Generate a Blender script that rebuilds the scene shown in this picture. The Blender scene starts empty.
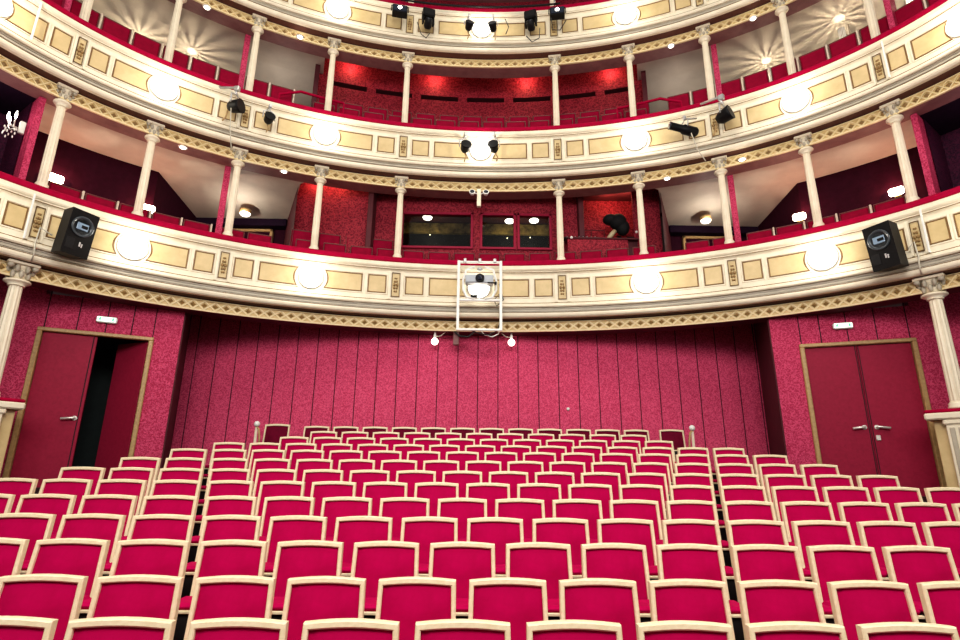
import bpy, math, random
from mathutils import Vector, Matrix
random.seed(7)
S = bpy.context.scene
COL = S.collection
PI = math.pi
sin, cos = math.sin, math.cos

# ------------------------------------------------------------------ materials
def new_mat(name):
    m = bpy.data.materials.new(name); m.use_nodes = True
    nt = m.node_tree
    return m, nt, nt.nodes['Principled BSDF']

def ramp(nt, fac, stops):
    r = nt.nodes.new('ShaderNodeValToRGB')
    els = r.color_ramp.elements
    els[0].position, els[0].color = stops[0][0], (*stops[0][1], 1)
    els[1].position, els[1].color = stops[-1][0], (*stops[-1][1], 1)
    for p, c in stops[1:-1]:
        e = els.new(p); e.color = (*c, 1)
    nt.links.new(fac, r.inputs[0])
    return r.outputs[0]

def noise(nt, scale, detail=4, rough=.6, dist=0, coord='Object'):
    tc = nt.nodes.new('ShaderNodeTexCoord')
    n = nt.nodes.new('ShaderNodeTexNoise')
    n.inputs['Scale'].default_value = scale; n.inputs['Detail'].default_value = detail
    n.inputs['Roughness'].default_value = rough; n.inputs['Distortion'].default_value = dist
    nt.links.new(tc.outputs[coord], n.inputs['Vector'])
    return n.outputs['Fac']

def bump(nt, b, h, strength=.3, dist=.01):
    k = nt.nodes.new('ShaderNodeBump'); k.inputs['Strength'].default_value = strength; k.inputs['Distance'].default_value = dist
    nt.links.new(h, k.inputs['Height']); nt.links.new(k.outputs[0], b.inputs['Normal'])

def plain(name, c1, c2=None, scale=8, rough=.6, metal=0, bstr=.1, sheen=0, detail=4, coat=0, spec=.5):
    m, nt, b = new_mat(name)
    b.inputs['Specular IOR Level'].default_value = spec
    b.inputs['Roughness'].default_value = rough; b.inputs['Metallic'].default_value = metal
    if sheen:
        b.inputs['Sheen Weight'].default_value = sheen; b.inputs['Sheen Roughness'].default_value = .4
        b.inputs['Sheen Tint'].default_value = (1, .3, .45, 1)
    if coat: b.inputs['Coat Weight'].default_value = coat
    c2 = c2 or tuple(x*.8 for x in c1)
    n = noise(nt, scale, detail)
    nt.links.new(ramp(nt, n, [(.3, c2), (.7, c1)]), b.inputs['Base Color'])
    if bstr: bump(nt, b, n, bstr)
    return m

def emit(name, col, strength):
    m, nt, b = new_mat(name)
    b.inputs['Base Color'].default_value = (*col, 1)
    b.inputs['Emission Color'].default_value = (*col, 1); b.inputs['Emission Strength'].default_value = strength
    n = noise(nt, 3, 1)
    nt.links.new(ramp(nt, n, [(0, tuple(x*.97 for x in col)), (1, col)]), b.inputs['Emission Color'])
    return m

def damask(name, lo, hi, scale=6.0, bstr=.5):
    """scrolling woven wall fabric"""
    m, nt, b = new_mat(name); b.inputs['Roughness'].default_value = .6; b.inputs['Specular IOR Level'].default_value = .2
    tc = nt.nodes.new('ShaderNodeTexCoord')
    mp = nt.nodes.new('ShaderNodeMapping'); mp.inputs['Scale'].default_value = (scale, scale, scale)
    nt.links.new(tc.outputs['Object'], mp.inputs[0])
    w = nt.nodes.new('ShaderNodeTexNoise'); w.inputs['Scale'].default_value = 1.3; w.inputs['Detail'].default_value = 2; w.inputs['Distortion'].default_value = 1.6
    nt.links.new(mp.outputs[0], w.inputs['Vector'])
    v = nt.nodes.new('ShaderNodeTexVoronoi'); v.inputs['Scale'].default_value = 2.2; v.feature = 'SMOOTH_F1'
    ad = nt.nodes.new('ShaderNodeMixRGB'); ad.blend_type = 'ADD'; ad.inputs[0].default_value = .9
    nt.links.new(mp.outputs[0], ad.inputs[1]); nt.links.new(w.outputs['Color'], ad.inputs[2])
    nt.links.new(ad.outputs[0], v.inputs['Vector'])
    wv = nt.nodes.new('ShaderNodeMath'); wv.operation = 'SINE'
    ml = nt.nodes.new('ShaderNodeMath'); ml.operation = 'MULTIPLY'; ml.inputs[1].default_value = 16
    nt.links.new(v.outputs['Distance'], ml.inputs[0]); nt.links.new(ml.outputs[0], wv.inputs[0])
    mr = nt.nodes.new('ShaderNodeMapRange'); mr.inputs['From Min'].default_value = -1; mr.inputs['From Max'].default_value = 1
    nt.links.new(wv.outputs[0], mr.inputs['Value'])
    mid = tuple((a+c)/2 for a, c in zip(lo, hi))
    nt.links.new(ramp(nt, mr.outputs[0], [(.1, lo), (.5, mid), (.9, hi)]), b.inputs['Base Color'])
    bump(nt, b, mr.outputs[0], bstr, .01)
    return m

M = {}
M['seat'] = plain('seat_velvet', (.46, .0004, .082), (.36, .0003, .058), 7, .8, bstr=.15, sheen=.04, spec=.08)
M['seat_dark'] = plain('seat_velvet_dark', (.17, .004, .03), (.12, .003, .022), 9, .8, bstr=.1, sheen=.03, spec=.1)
M['bal_seat'] = plain('balcony_velvet', (.30, .002, .035), (.22, .0015, .026), 9, .75, bstr=.1, sheen=.03, spec=.1)
M['wood'] = plain('cream_wood', (.86, .76, .53), (.76, .64, .41), 30, .38, bstr=.05)
M['bal_wood'] = plain('dark_seat_wood', (.16, .02, .02), (.10, .012, .012), 30, .4, bstr=.05)
M['peg'] = plain('pale_post', (.75, .66, .52), (.6, .5, .4), 30, .4, bstr=.05)
M['seat_under'] = plain('seat_underside', (.012, .008, .008), None, 12, .7)
M['floor'] = plain('auditorium_floor', (.05, .010, .014), (.03, .006, .009), 14, .75, bstr=.2)
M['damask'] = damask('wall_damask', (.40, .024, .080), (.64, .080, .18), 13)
M['damask_back_lit'] = damask('back_wall_damask_lit', (.56, .046, .125), (.80, .115, .24), 13)  # lighter copy of the wall damask, stage light put into its colour
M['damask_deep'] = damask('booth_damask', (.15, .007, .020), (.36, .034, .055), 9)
M['groove'] = plain('panel_groove', (.03, .004, .010), None, 20, .8, bstr=0)
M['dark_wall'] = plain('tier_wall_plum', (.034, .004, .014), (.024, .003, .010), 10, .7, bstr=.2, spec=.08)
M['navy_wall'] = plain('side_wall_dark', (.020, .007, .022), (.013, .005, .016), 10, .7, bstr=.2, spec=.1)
M['box_damask'] = damask('box_damask', (.030, .006, .022), (.075, .010, .035), 9)
M['red_paint'] = plain('door_red', (.33, .018, .055), (.27, .014, .045), 20, .5, bstr=.08, spec=.15)
M['trim_brown'] = plain('door_frame_brown', (.50, .34, .15), (.34, .21, .09), 20, .45)
M['cream'] = plain('cream_plaster', (.84, .77, .61), (.75, .67, .51), 5, .5, bstr=.06)
M['cream_grey'] = plain('cream_shadow_moulding', (.50, .45, .36), (.42, .38, .30), 6, .5, bstr=.05)
M['gold'] = plain('ochre_panel', (.66, .51, .27), (.54, .41, .20), 4, .45, bstr=.08)
M['gold_dark'] = plain('gilt_line', (.25, .14, .045), (.17, .09, .03), 20, .45, metal=.1, bstr=.05)
M['frieze'] = plain('frieze_ground', (.74, .56, .28), (.62, .46, .21), 10, .5)
M['rosette'] = plain('frieze_rosette', (.36, .23, .09), (.26, .16, .06), 20, .4)
M['lattice'] = plain('frieze_lattice', (.88, .74, .45), (.76, .62, .34), 12, .45)
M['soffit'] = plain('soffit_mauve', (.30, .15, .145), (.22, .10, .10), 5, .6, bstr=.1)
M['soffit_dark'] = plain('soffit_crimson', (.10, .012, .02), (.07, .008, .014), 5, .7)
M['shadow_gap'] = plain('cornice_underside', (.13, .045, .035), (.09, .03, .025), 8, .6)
M['ceil'] = plain('tier_ceiling_plaster', (.60, .53, .45), (.48, .42, .36), 1.6, .7, bstr=.1)
M['velvet'] = plain('rail_velvet', (.40, .001, .045), (.30, .001, .033), 10, .8, bstr=.15, sheen=.04, spec=.1)
M['black'] = plain('black_paint', (.006, .006, .007), (.003, .003, .004), 20, .5, spec=.25)
M['black_rough'] = plain('black_cloth', (.006, .006, .007), (.003, .003, .004), 30, .8)
M['steel'] = plain('pale_steel', (.55, .55, .55), (.45, .45, .45), 20, .35, metal=.6)
M['white'] = plain('white_enamel', (.85, .85, .82), (.78, .78, .74), 8, .4)
M['chrome'] = plain('chrome', (.88, .86, .80), (.8, .78, .72), 8, .3, metal=.5, bstr=0)
M['casing'] = plain('projector_casing', (.46, .50, .54), (.38, .42, .46), 8, .4)
M['lens'] = plain('lens_glass', (.02, .03, .05), (.01, .015, .03), 6, .05, coat=1, bstr=0)
M['horn'] = plain('horn_grey', (.06, .075, .085), (.04, .05, .06), 6, .25, bstr=0)
M['horn_reflection'] = plain('horn_throat', (.30, .42, .55), (.2, .3, .42), 6, .25, bstr=0)  # bluish reflection on the horn, put into the colour
M['cable'] = plain('cable', (.02, .02, .02), None, 20, .6)
M['cable_pale'] = plain('cable_pale', (.6, .56, .46), None, 20, .6)
M['green'] = emit('exit_green', (.0, .40, .17), .9)
M['signwhite'] = emit('sign_white', (.78, .95, .82), .8)
M['globe'] = emit('lamp_globe', (1, .96, .86), 9)
M['sconce'] = emit('sconce_glow', (1, .86, .66), 14)
M['bulb'] = emit('bulb_glow', (1, .93, .8), 10)
M['dullglow'] = emit('ceiling_lamp_glow', (1, .93, .8), 3)
M['dark_teal'] = plain('lobby_dark', (.008, .02, .02), (.004, .01, .011), 6, .7)
M['booth_dark'] = plain('booth_interior', (.012, .014, .024), (.006, .007, .012), 6, .6, spec=.1)
M['hall_reflection'] = plain('hall_reflection', (.55, .40, .13), (.06, .045, .02), 5, .6)
M['cane'] = plain('wicker', (.6, .5, .33), (.45, .36, .2), 30, .6)
def glass():
    m, nt, b = new_mat('window_glass')
    b.inputs['Base Color'].default_value = (.9, .95, .95, 1); b.inputs['Roughness'].default_value = .02
    b.inputs['Transmission Weight'].default_value = 1; b.inputs['IOR'].default_value = 1.45
    n = noise(nt, 2, 1); bump(nt, b, n, .02)
    return m
M['glass'] = glass()

# ------------------------------------------------------------------ mesh builder
class MB:
    def __init__(s): s.v = []; s.f = []; s.sm = []
    def add(s, vs, fs, smooth=False):
        b = len(s.v); s.v += [tuple(p) for p in vs]
        for f in fs: s.f.append(tuple(i+b for i in f)); s.sm.append(smooth)
        return s
    def box(s, x0, x1, y0, y1, z0, z1, mat=None):
        vs = [(x0,y0,z0),(x1,y0,z0),(x1,y1,z0),(x0,y1,z0),(x0,y0,z1),(x1,y0,z1),(x1,y1,z1),(x0,y1,z1)]
        if mat: vs = [mat @ Vector(p) for p in vs]
        return s.add(vs, [(0,3,2,1),(4,5,6,7),(0,1,5,4),(1,2,6,5),(2,3,7,6),(3,0,4,7)])
    def bbox(s, x0, x1, y0, y1, z0, z1, c=.01, mat=None):
        """box with chamfered edges"""
        c = min(c, (x1-x0)/2.01, (y1-y0)/2.01, (z1-z0)/2.01)
        vs = []; idx = {}
        for sx in (0,1):
            for sy in (0,1):
                for sz in (0,1):
                    X = (x0,x1)[sx]; Y = (y0,y1)[sy]; Z = (z0,z1)[sz]
                    dx = c if sx == 0 else -c; dy = c if sy == 0 else -c; dz = c if sz == 0 else -c
                    for ax in range(3):
                        p = [X+dx, Y+dy, Z+dz]; p[ax] = (X, Y, Z)[ax]
                        idx[(sx,sy,sz,ax)] = len(vs); vs.append(tuple(p))
        if mat: vs = [mat @ Vector(p) for p in vs]
        I = idx; fs = []
        for a in (0,1):
            fs.append((I[a,0,0,0],I[a,1,0,0],I[a,1,1,0],I[a,0,1,0]) if a else (I[a,0,0,0],I[a,0,1,0],I[a,1,1,0],I[a,1,0,0]))
            fs.append((I[0,a,0,1],I[0,a,1,1],I[1,a,1,1],I[1,a,0,1]) if a else (I[0,a,0,1],I[1,a,0,1],I[1,a,1,1],I[0,a,1,1]))
            fs.append((I[0,0,a,2],I[1,0,a,2],I[1,1,a,2],I[0,1,a,2]) if a else (I[0,0,a,2],I[0,1,a,2],I[1,1,a,2],I[1,0,a,2]))
        for a in (0,1):
            for b in (0,1):
                fs.append((I[a,b,0,0],I[a,b,1,0],I[a,b,1,1],I[a,b,0,1]))
                fs.append((I[a,0,b,0],I[a,1,b,0],I[a,1,b,2],I[a,0,b,2]))
                fs.append((I[0,a,b,1],I[1,a,b,1],I[1,a,b,2],I[0,a,b,2]))
        for a in (0,1):
            for b in (0,1):
                for d in (0,1): fs.append((I[a,b,d,0],I[a,b,d,1],I[a,b,d,2]))
        return s.add(vs, fs)
    def lathe(s, prof, n=14, mat=None, cap=True, smooth=True):
        vs = []; fs = []
        for r, z in prof:
            for i in range(n): vs.append((r*cos(2*PI*i/n), r*sin(2*PI*i/n), z))
        m = len(prof)
        for k in range(m-1):
            for i in range(n):
                j = (i+1) % n
                fs.append((k*n+i, k*n+j, (k+1)*n+j, (k+1)*n+i))
        if mat: vs = [mat @ Vector(p) for p in vs]
        s.add(vs, fs, smooth)
        if cap:
            b = len(s.v) - len(vs)
            s.f.append(tuple(b+i for i in reversed(range(n)))); s.sm.append(False)
            s.f.append(tuple(b+(m-1)*n+i for i in range(n))); s.sm.append(False)
        return s
    def sphere(s, r, c=(0,0,0), sc=(1,1,1), n=14, m=8):
        prof = [(max(r*sin(PI*k/m), .0005), -r*cos(PI*k/m)) for k in range(m+1)]
        return s.lathe(prof, n, Matrix.Translation(c) @ Matrix.Diagonal((*sc, 1)))
    def tube(s, pts, r, n=8, closed=False):
        pts = [Vector(p) for p in pts]; N = len(pts); vs = []; fs = []
        up0 = None
        for i, p in enumerate(pts):
            a = pts[(i-1) % N] if (closed or i > 0) else p
            b = pts[(i+1) % N] if (closed or i < N-1) else p
            t = (b-a).normalized()
            u = up0 - t*up0.dot(t) if up0 else (Vector((0,0,1)) if abs(t.z) < .9 else Vector((1,0,0))).cross(t)
            u.normalize(); up0 = u; w = t.cross(u)
            for k in range(n):
                q = 2*PI*k/n; vs.append(p + (u*cos(q)+w*sin(q))*r)
        for i in range(N if closed else N-1):
            j = (i+1) % N
            for k in range(n):
                l = (k+1) % n; fs.append((i*n+k, i*n+l, j*n+l, j*n+k))
        s.add(vs, fs, True)
        if not closed:
            b = len(s.v)-len(vs)
            s.f.append(tuple(b+k for k in reversed(range(n)))); s.sm.append(False)
            s.f.append(tuple(b+(N-1)*n+k for k in range(n))); s.sm.append(False)
        return s
    def grid(s, P, smooth=False, flip=False):
        """P: rows of points"""
        n = len(P[0]); vs = [p for row in P for p in row]; fs = []
        for i in range(len(P)-1):
            for j in range(n-1):
                f = (i*n+j, i*n+j+1, (i+1)*n+j+1, (i+1)*n+j)
                fs.append(f[::-1] if flip else f)
        return s.add(vs, fs, smooth)
    def quad(s, a, b, c, d): return s.add([a,b,c,d], [(0,1,2,3)])
    def build(s, name, mat, parent=None, loc=None, rot=None, props=None):
        me = bpy.data.meshes.new(name); me.from_pydata(s.v, [], s.f); me.update()
        me.polygons.foreach_set('use_smooth', s.sm)
        if mat: me.materials.append(M[mat])
        o = bpy.data.objects.new(name, me); COL.objects.link(o)
        if parent: o.parent = parent
        if loc: o.location = loc
        if rot: o.rotation_euler = rot
        if props:
            for k, v in props.items(): o[k] = v
        return o

def thing(name, label, cat, loc=(0,0,0), rz=0, group=None, kind=None):
    o = bpy.data.objects.new(name, None); COL.objects.link(o)
    o.empty_display_size = .1
    o.location = loc; o.rotation_euler = (0,0,rz); o['label'] = label; o['category'] = cat
    if group: o['group'] = group
    o['kind'] = kind or 'thing'
    return o
def tag(o, label, cat, group=None):
    o['label'] = label; o['category'] = cat; o['kind'] = 'thing'
    if group: o['group'] = group
    return o
def struct(o, label=None):
    o['kind'] = 'structure'
    if label: o['label'] = label
    return o
def sroot(name, label=None, loc=(0,0,0), rz=0):
    o = bpy.data.objects.new(name, None); COL.objects.link(o); o.location = loc; o.rotation_euler = (0,0,rz)
    return struct(o, label)
def dup(root, loc, rz, label, group=None):
    r = root.copy(); COL.objects.link(r); r.location = loc; r.rotation_euler = (0,0,rz); r['label'] = label
    if group: r['group'] = group
    for ch in list(root.children):
        c = ch.copy(); COL.objects.link(c); c.parent = r
        for g in list(ch.children):
            d = g.copy(); COL.objects.link(d); d.parent = c
    return r
def lamp(name, kind, loc, power, color=(1,.9,.75), size=.05, rot=None, spot=None, sy=None):
    if kind == 'POINT': size = .012
    l = bpy.data.lights.new(name, kind); l.energy = power; l.color = color
    if kind == 'AREA':
        l.size = size
        if sy: l.shape = 'RECTANGLE'; l.size_y = sy
    else: l.shadow_soft_size = size
    if spot: l.spot_size = spot; l.spot_blend = .8
    o = bpy.data.objects.new(name, l); COL.objects.link(o); o.location = loc
    if rot: o.rotation_euler = rot
    return o
def aim(o, target):
    d = Vector(target) - o.location
    o.rotation_euler = d.to_track_quat('-Z', 'Y').to_euler()

# ------------------------------------------------------------------ plan of the horseshoe
EX, ER, EE, DPHI, ED = .1198, 8.038, .6744, .2179, 11.0
def cpt(i, off=0.):
    a = i*DPHI
    px = EX + ER*sin(a); py = ED - ER*EE*(1-cos(a))
    tx, ty = cos(a), -EE*sin(a); L = math.hypot(tx, ty); tx /= L; ty /= L
    return px + ty*off, py - tx*off, math.atan2(ty, tx)
def C(i, off, z):
    x, y, t = cpt(i, off); return (x, y, z)
def rng(a, b, step):
    n = max(1, int(round((b-a)/step))); return [a+(b-a)*k/n for k in range(n+1)]
def sweep(mb, prof, i0, i1, step=.1, smooth=False, closed=False):
    """prof: (off, z) list; swept along the curve"""
    pr = prof + [prof[0]] if closed else prof
    mb.grid([[C(i, o, z) for (o, z) in pr] for i in rng(i0, i1, step)], smooth)
    if closed:
        for i in (i0, i1):
            mb.add([C(i, o, z) for o, z in prof], [tuple(range(len(prof)))])
    return mb
ORD = ['zeroth','first','second','third','fourth','fifth','sixth','seventh','eighth','ninth','tenth','eleventh','twelfth','thirteenth','fourteenth','fifteenth','sixteenth','seventeenth','eighteenth','nineteenth','twentieth','twenty-first','twenty-second','twenty-third']

# ------------------------------------------------------------------ camera
CZ, FPX, TH, RO, YAW = 1.556, 550., .2755, .0103, .0137
cam = bpy.data.cameras.new('camera'); camo = bpy.data.objects.new('camera', cam); COL.objects.link(camo)
cam.sensor_fit = 'HORIZONTAL'; cam.sensor_width = 36; cam.lens = 36*FPX/960; cam.clip_end = 200; cam.clip_start = .05
fw = Vector((sin(YAW)*cos(TH), cos(YAW)*cos(TH), sin(TH)))
rt = Vector((cos(YAW), -sin(YAW), 0)); up = rt.cross(fw)
r2 = rt*cos(RO) + up*sin(RO); u2 = -rt*sin(RO) + up*cos(RO)
R = Matrix((r2, u2, -fw)).transposed()
camo.matrix_world = Matrix.Translation((0,0,CZ)) @ R.to_4x4()
S.camera = camo
def project(P):
    d = Vector(P) - Vector((0,0,CZ)); return 480+FPX*d.dot(r2)/d.dot(fw), 320-FPX*d.dot(u2)/d.dot(fw)

def pixat(x, y, Y):
    d = fw + r2*((x-480)/FPX) - u2*((y-320)/FPX)
    return Vector((0,0,CZ)) + d*(Y/d.y)
def pixz(x, y, Z):
    d = fw + r2*((x-480)/FPX) - u2*((y-320)/FPX)
    return Vector((0,0,CZ)) + d*((Z-CZ)/d.z)

# ------------------------------------------------------------------ floor: raked terraces
Y1, DS, XS, XG, P0 = 3.0145, .6303, .0097, -.0118, .55
YS = [621.5,578.5,542.3,517.3,498,482.5,470.7,460.3,451.3,444.7,438.3,432.6,427.6]
SEATH = .84
def row_y(k): return Y1 + DS*(k-1)
def row_x(k): return XS + XG*(k-1)
ZT = {}
for k in range(1, 14):
    lo, hi = 0., 4.
    for _ in range(40):
        mid = (lo+hi)/2
        if project((row_x(k), row_y(k), mid))[1] > YS[k-1]: lo = mid
        else: hi = mid
    ZT[k] = lo
FZ = {k: ZT[k]-SEATH for k in ZT}
mb = MB(); prof = [(-3.0, -.01), (row_y(1)-.42, -.01)]
zprev = FZ[1]
prof = [(-3.0, FZ[1]), ]
for k in range(2, 14):
    ye = row_y(k)-.50
    prof += [(ye, FZ[k-1]), (ye, FZ[k])]
prof += [(11.4, FZ[13])]
# floor as a stepped ribbon across the whole width
mb.grid([[(x, y, z) for (y, z) in prof] for x in (-9.5, 9.5)], flip=True)
mb.grid([[(x, -3.0, z) for z in (FZ[1], -.4)] for x in (-9.5, 9.5)], flip=True)
struct(mb.build('floor', 'floor'), 'dark raked auditorium floor rising in steps under the seat rows')

# ------------------------------------------------------------------ stalls seats
SW = .476
def make_seat(name, label, pad, group):
    t = thing(name, label, 'seat', group=group)
    h = SEATH; w = SW/2; rec = .11    # lean of the back: foot forward
    def lean(z): return -rec*(1 - z/h)
    # frame: one closed band, arched top
    fo = [(-w-.004, .30), (-w, .62), (-w+.004, h-.012)] + [(-w+.004+(2*w-.008)*q/8, h-.012+.014*sin(PI*q/8)) for q in range(1, 8)] + [(w-.004, h-.012), (w, .62), (w+.004, .30)]
    bw = .028; tw = .032
    fi = [(-w-.004+bw, .30), (-w+bw, .62), (-w+.004+bw, h-.012-tw)] + [(-w+.004+bw+(2*w-.008-2*bw)*q/8, h-.012-tw+.010*sin(PI*q/8)) for q in range(1, 8)] + [(w-.004-bw, h-.012-tw), (w-bw, .62), (w+.004-bw, .30)]
    f0, f1 = -.022, .022
    mb = MB(); n = len(fo); vs = []
    c = .006
    rings = [(fo, f0+c, 0), (fo, f1, 0), (fi, f1, 0), (fi, f0+c, 0)]
    def shrink(L, d):  # pull the front edge towards the middle of the band
        return [((a[0]*(1-d)+b[0]*d), (a[1]*(1-d)+b[1]*d)) for a, b in zip(L, fi if L is fo else fo)]
    seqs = [[(x, f0+c+lean(z), z) for x, z in fo], [(x, f0+lean(z), z) for x, z in shrink(fo, .2)], [(x, f0+lean(z), z) for x, z in shrink(fi, .2)], [(x, f0+c+lean(z), z) for x, z in fi], [(x, f1+lean(z), z) for x, z in fi], [(x, f1+lean(z), z) for x, z in fo]]
    mb.grid([[sq[k] for sq in seqs + [seqs[0]]] for k in range(n)])
    mb.add([sq[0] for sq in seqs], [(0,1,2,3,4,5)]); mb.add([sq[-1] for sq in seqs], [(5,4,3,2,1,0)])
    mb.build('back_frame', 'wood', t)
    # padded back, gently crowned
    mb = MB(); P = []
    nx, nz = 8, 8
    for a in range(nz+1):
        z = .31 + (h-.012-tw+.001-.31)*a/nz; row = []
        for b in range(nx+1):
            q = b/nx; x = (-w+bw-.002) + (2*w-2*bw+.004)*q
            zz = z + (.010*sin(PI*q) if a == nz else 0)
            edge = min(q, 1-q)*nx; ez = min(a, nz-a)
            d = -.010 if edge == 0 or ez == 0 else (.006 if edge == 1 or ez == 1 else .012+.006*sin(PI*q))
            row.append((x, lean(zz)-.010-d, zz))
        P.append(row)
    mb.grid(P, True)
    mb.grid([[(x, .018+lean(z), z) for x in (-w+bw-.001, w-bw+.001)] for z in (.31, h-.05)], flip=True)
    mb.build('backrest', pad, t)
    # seat cushion with wooden front rail
    mb = MB(); mb.bbox(-w-.02, w+.02, -.345, -.10, .445, .492, .02)
    cu = mb.build('seat_cushion', pad, t)
    mb = MB(); mb.bbox(-w-.022, w+.022, -.355, -.325, .430, .450, .004)
    mb.build('front_rail', 'wood', cu)
    mb = MB(); mb.box(-w-.01, w+.01, -.338, -.09, .22, .430)
    mb.build('seat_board', 'seat_under', cu)
    for sx in (-1, 1):
        mb = MB()
        mb.bbox(sx*(w-.012)-.016, sx*(w-.012)+.016, -.12, -.06, 0, .32, .004)
        mb.bbox(sx*(w-.012)-.014, sx*(w-.012)+.014, -.34, -.09, .34, .40, .004)
        mb.bbox(sx*(w-.012)-.02, sx*(w-.012)+.02, -.30, -.04, 0, .02, .004)
        mb.build('leg', 'seat_under', t)
    return t
RANGE = {11: (2, 14), 12: (3, 14), 13: (3, 15)}
seat0 = None; dseat0 = None; nseats = 0
for k in range(1, 14):
    n = k+4
    xs = []
    lefts = {1:2,2:2,3:3,4:4,5:4,6:4,7:3,8:2,9:1,10:0}.get(k, 0)
    rights = {1:2,2:3,3:3,4:4,5:5,6:5,7:4,8:3,9:2,10:1}.get(k, 0)
    x0 = row_x(k) - n/2*P0; x1 = row_x(k) + n/2*P0
    if k <= 10:
        for j in range(lefts, 0, -1): xs.append(x0 - .58*j)
        for j in range(n): xs.append(x0 + P0*j)
        for j in range(rights): xs.append(x1 + .563*j)
    elif k == 11: xs = [row_x(k)+(j-6)*P0 + .25 for j in range(12)]
    elif k == 12: xs = [row_x(k)+(j-5.5)*P0 + .30 for j in range(11)]
    else: xs = [row_x(k)+(j-6)*P0 + .28 for j in range(12)]
    kept = []
    for x in xs:
        scx = 1.075 if (k <= 10 and x < x0-.05) else (1.03 if (k <= 10 and x > x1-.05) else 1.0)
        cx = x + SW*scx/2 - (.012 if scx > 1.05 else 0)
        y = row_y(k)
        a = project((cx-SW/2, y, ZT[k]))[0]; b = project((cx+SW/2, y, ZT[k]))[0]
        if b > 1 and a < 959: kept.append((cx, scx))
    for m, (cx, scx) in enumerate(kept):
        rowname = {1: 'front row', 13: 'last row by the back wall'}.get(k, ORD[k]+' row from the stage')
        lab = 'cream-framed red velvet seat, %s, %s visible from left' % (rowname, ORD[m+1])
        loc = (cx, row_y(k)+.022, FZ[k])
        grp = 'stalls seats in raked rows'
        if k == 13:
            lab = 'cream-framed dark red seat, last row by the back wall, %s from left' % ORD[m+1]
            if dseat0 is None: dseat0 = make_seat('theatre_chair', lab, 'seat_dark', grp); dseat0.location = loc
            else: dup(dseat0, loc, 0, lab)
        else:
            if seat0 is None: so_ = seat0 = make_seat('theatre_chair', lab, 'seat', grp); seat0.location = loc
            else: so_ = dup(seat0, loc, 0, lab)
            so_.scale = (scx, 1, 1)
        nseats += 1
# two loose dark chairs standing at the ends of the last row
for px, py, lab in ((278, 424, 'dark red end chair with cream frame, beside the left ball-topped post'), (671, 429.5, 'dark red end chair with cream frame, beside the right ball-topped post')):
    p = pixat(px, py, 10.75)
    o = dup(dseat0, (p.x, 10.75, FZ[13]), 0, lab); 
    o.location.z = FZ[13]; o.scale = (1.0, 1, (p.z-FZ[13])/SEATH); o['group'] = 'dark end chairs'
# ball topped posts
for px, py, lab in ((257, 424, 'slim post with pale ball top, left end of the last row'), (692, 428, 'slim post with pale ball top, right end of the last row')):
    p = pixat(px, py, 10.20); sg = 1 if px < 480 else -1
    t = thing('handrail_post', lab, 'post', (p.x, 10.20, FZ[12]), group='ball-topped posts')
    h = p.z - FZ[12]
    MB().lathe([(.05,0),(.05,.02),(.028,.03),(.026,h-.06)], 10).build('post', 'peg', t)
    MB().sphere(.055, (0,0,h), n=10, m=6).build('ball', 'white', t)
    MB().tube([(0,0,h-.05),(sg*.05,-.02,h-.09),(sg*.09,-.05,h-.25),(sg*.10,-.06,h-.45)], .018, 6).build('rail', 'trim_brown', t)

# ------------------------------------------------------------------ ground level walls and doors
ZS = 4.40     # underside of the first tier
YB = 11.30
xl, xr = -6.6, 6.9
w = sroot('wall_back', 'crimson damask back wall with vertical panel seams', (0, YB, 0))
MB().box(xl, xr, 0, .2, 1.2, 4.95).build('wall_surface', 'damask_back_lit', w)
pw = .4195
mbg = MB()
x = -.02
seams = [(.5+j)*pw - .09 for j in range(-15, 16)]
for sx in seams:
    mbg.box(sx-.008, sx+.008, -.004, .01, 1.25, 4.9)
mbg.build('panel_seam', 'groove', w)
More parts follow.
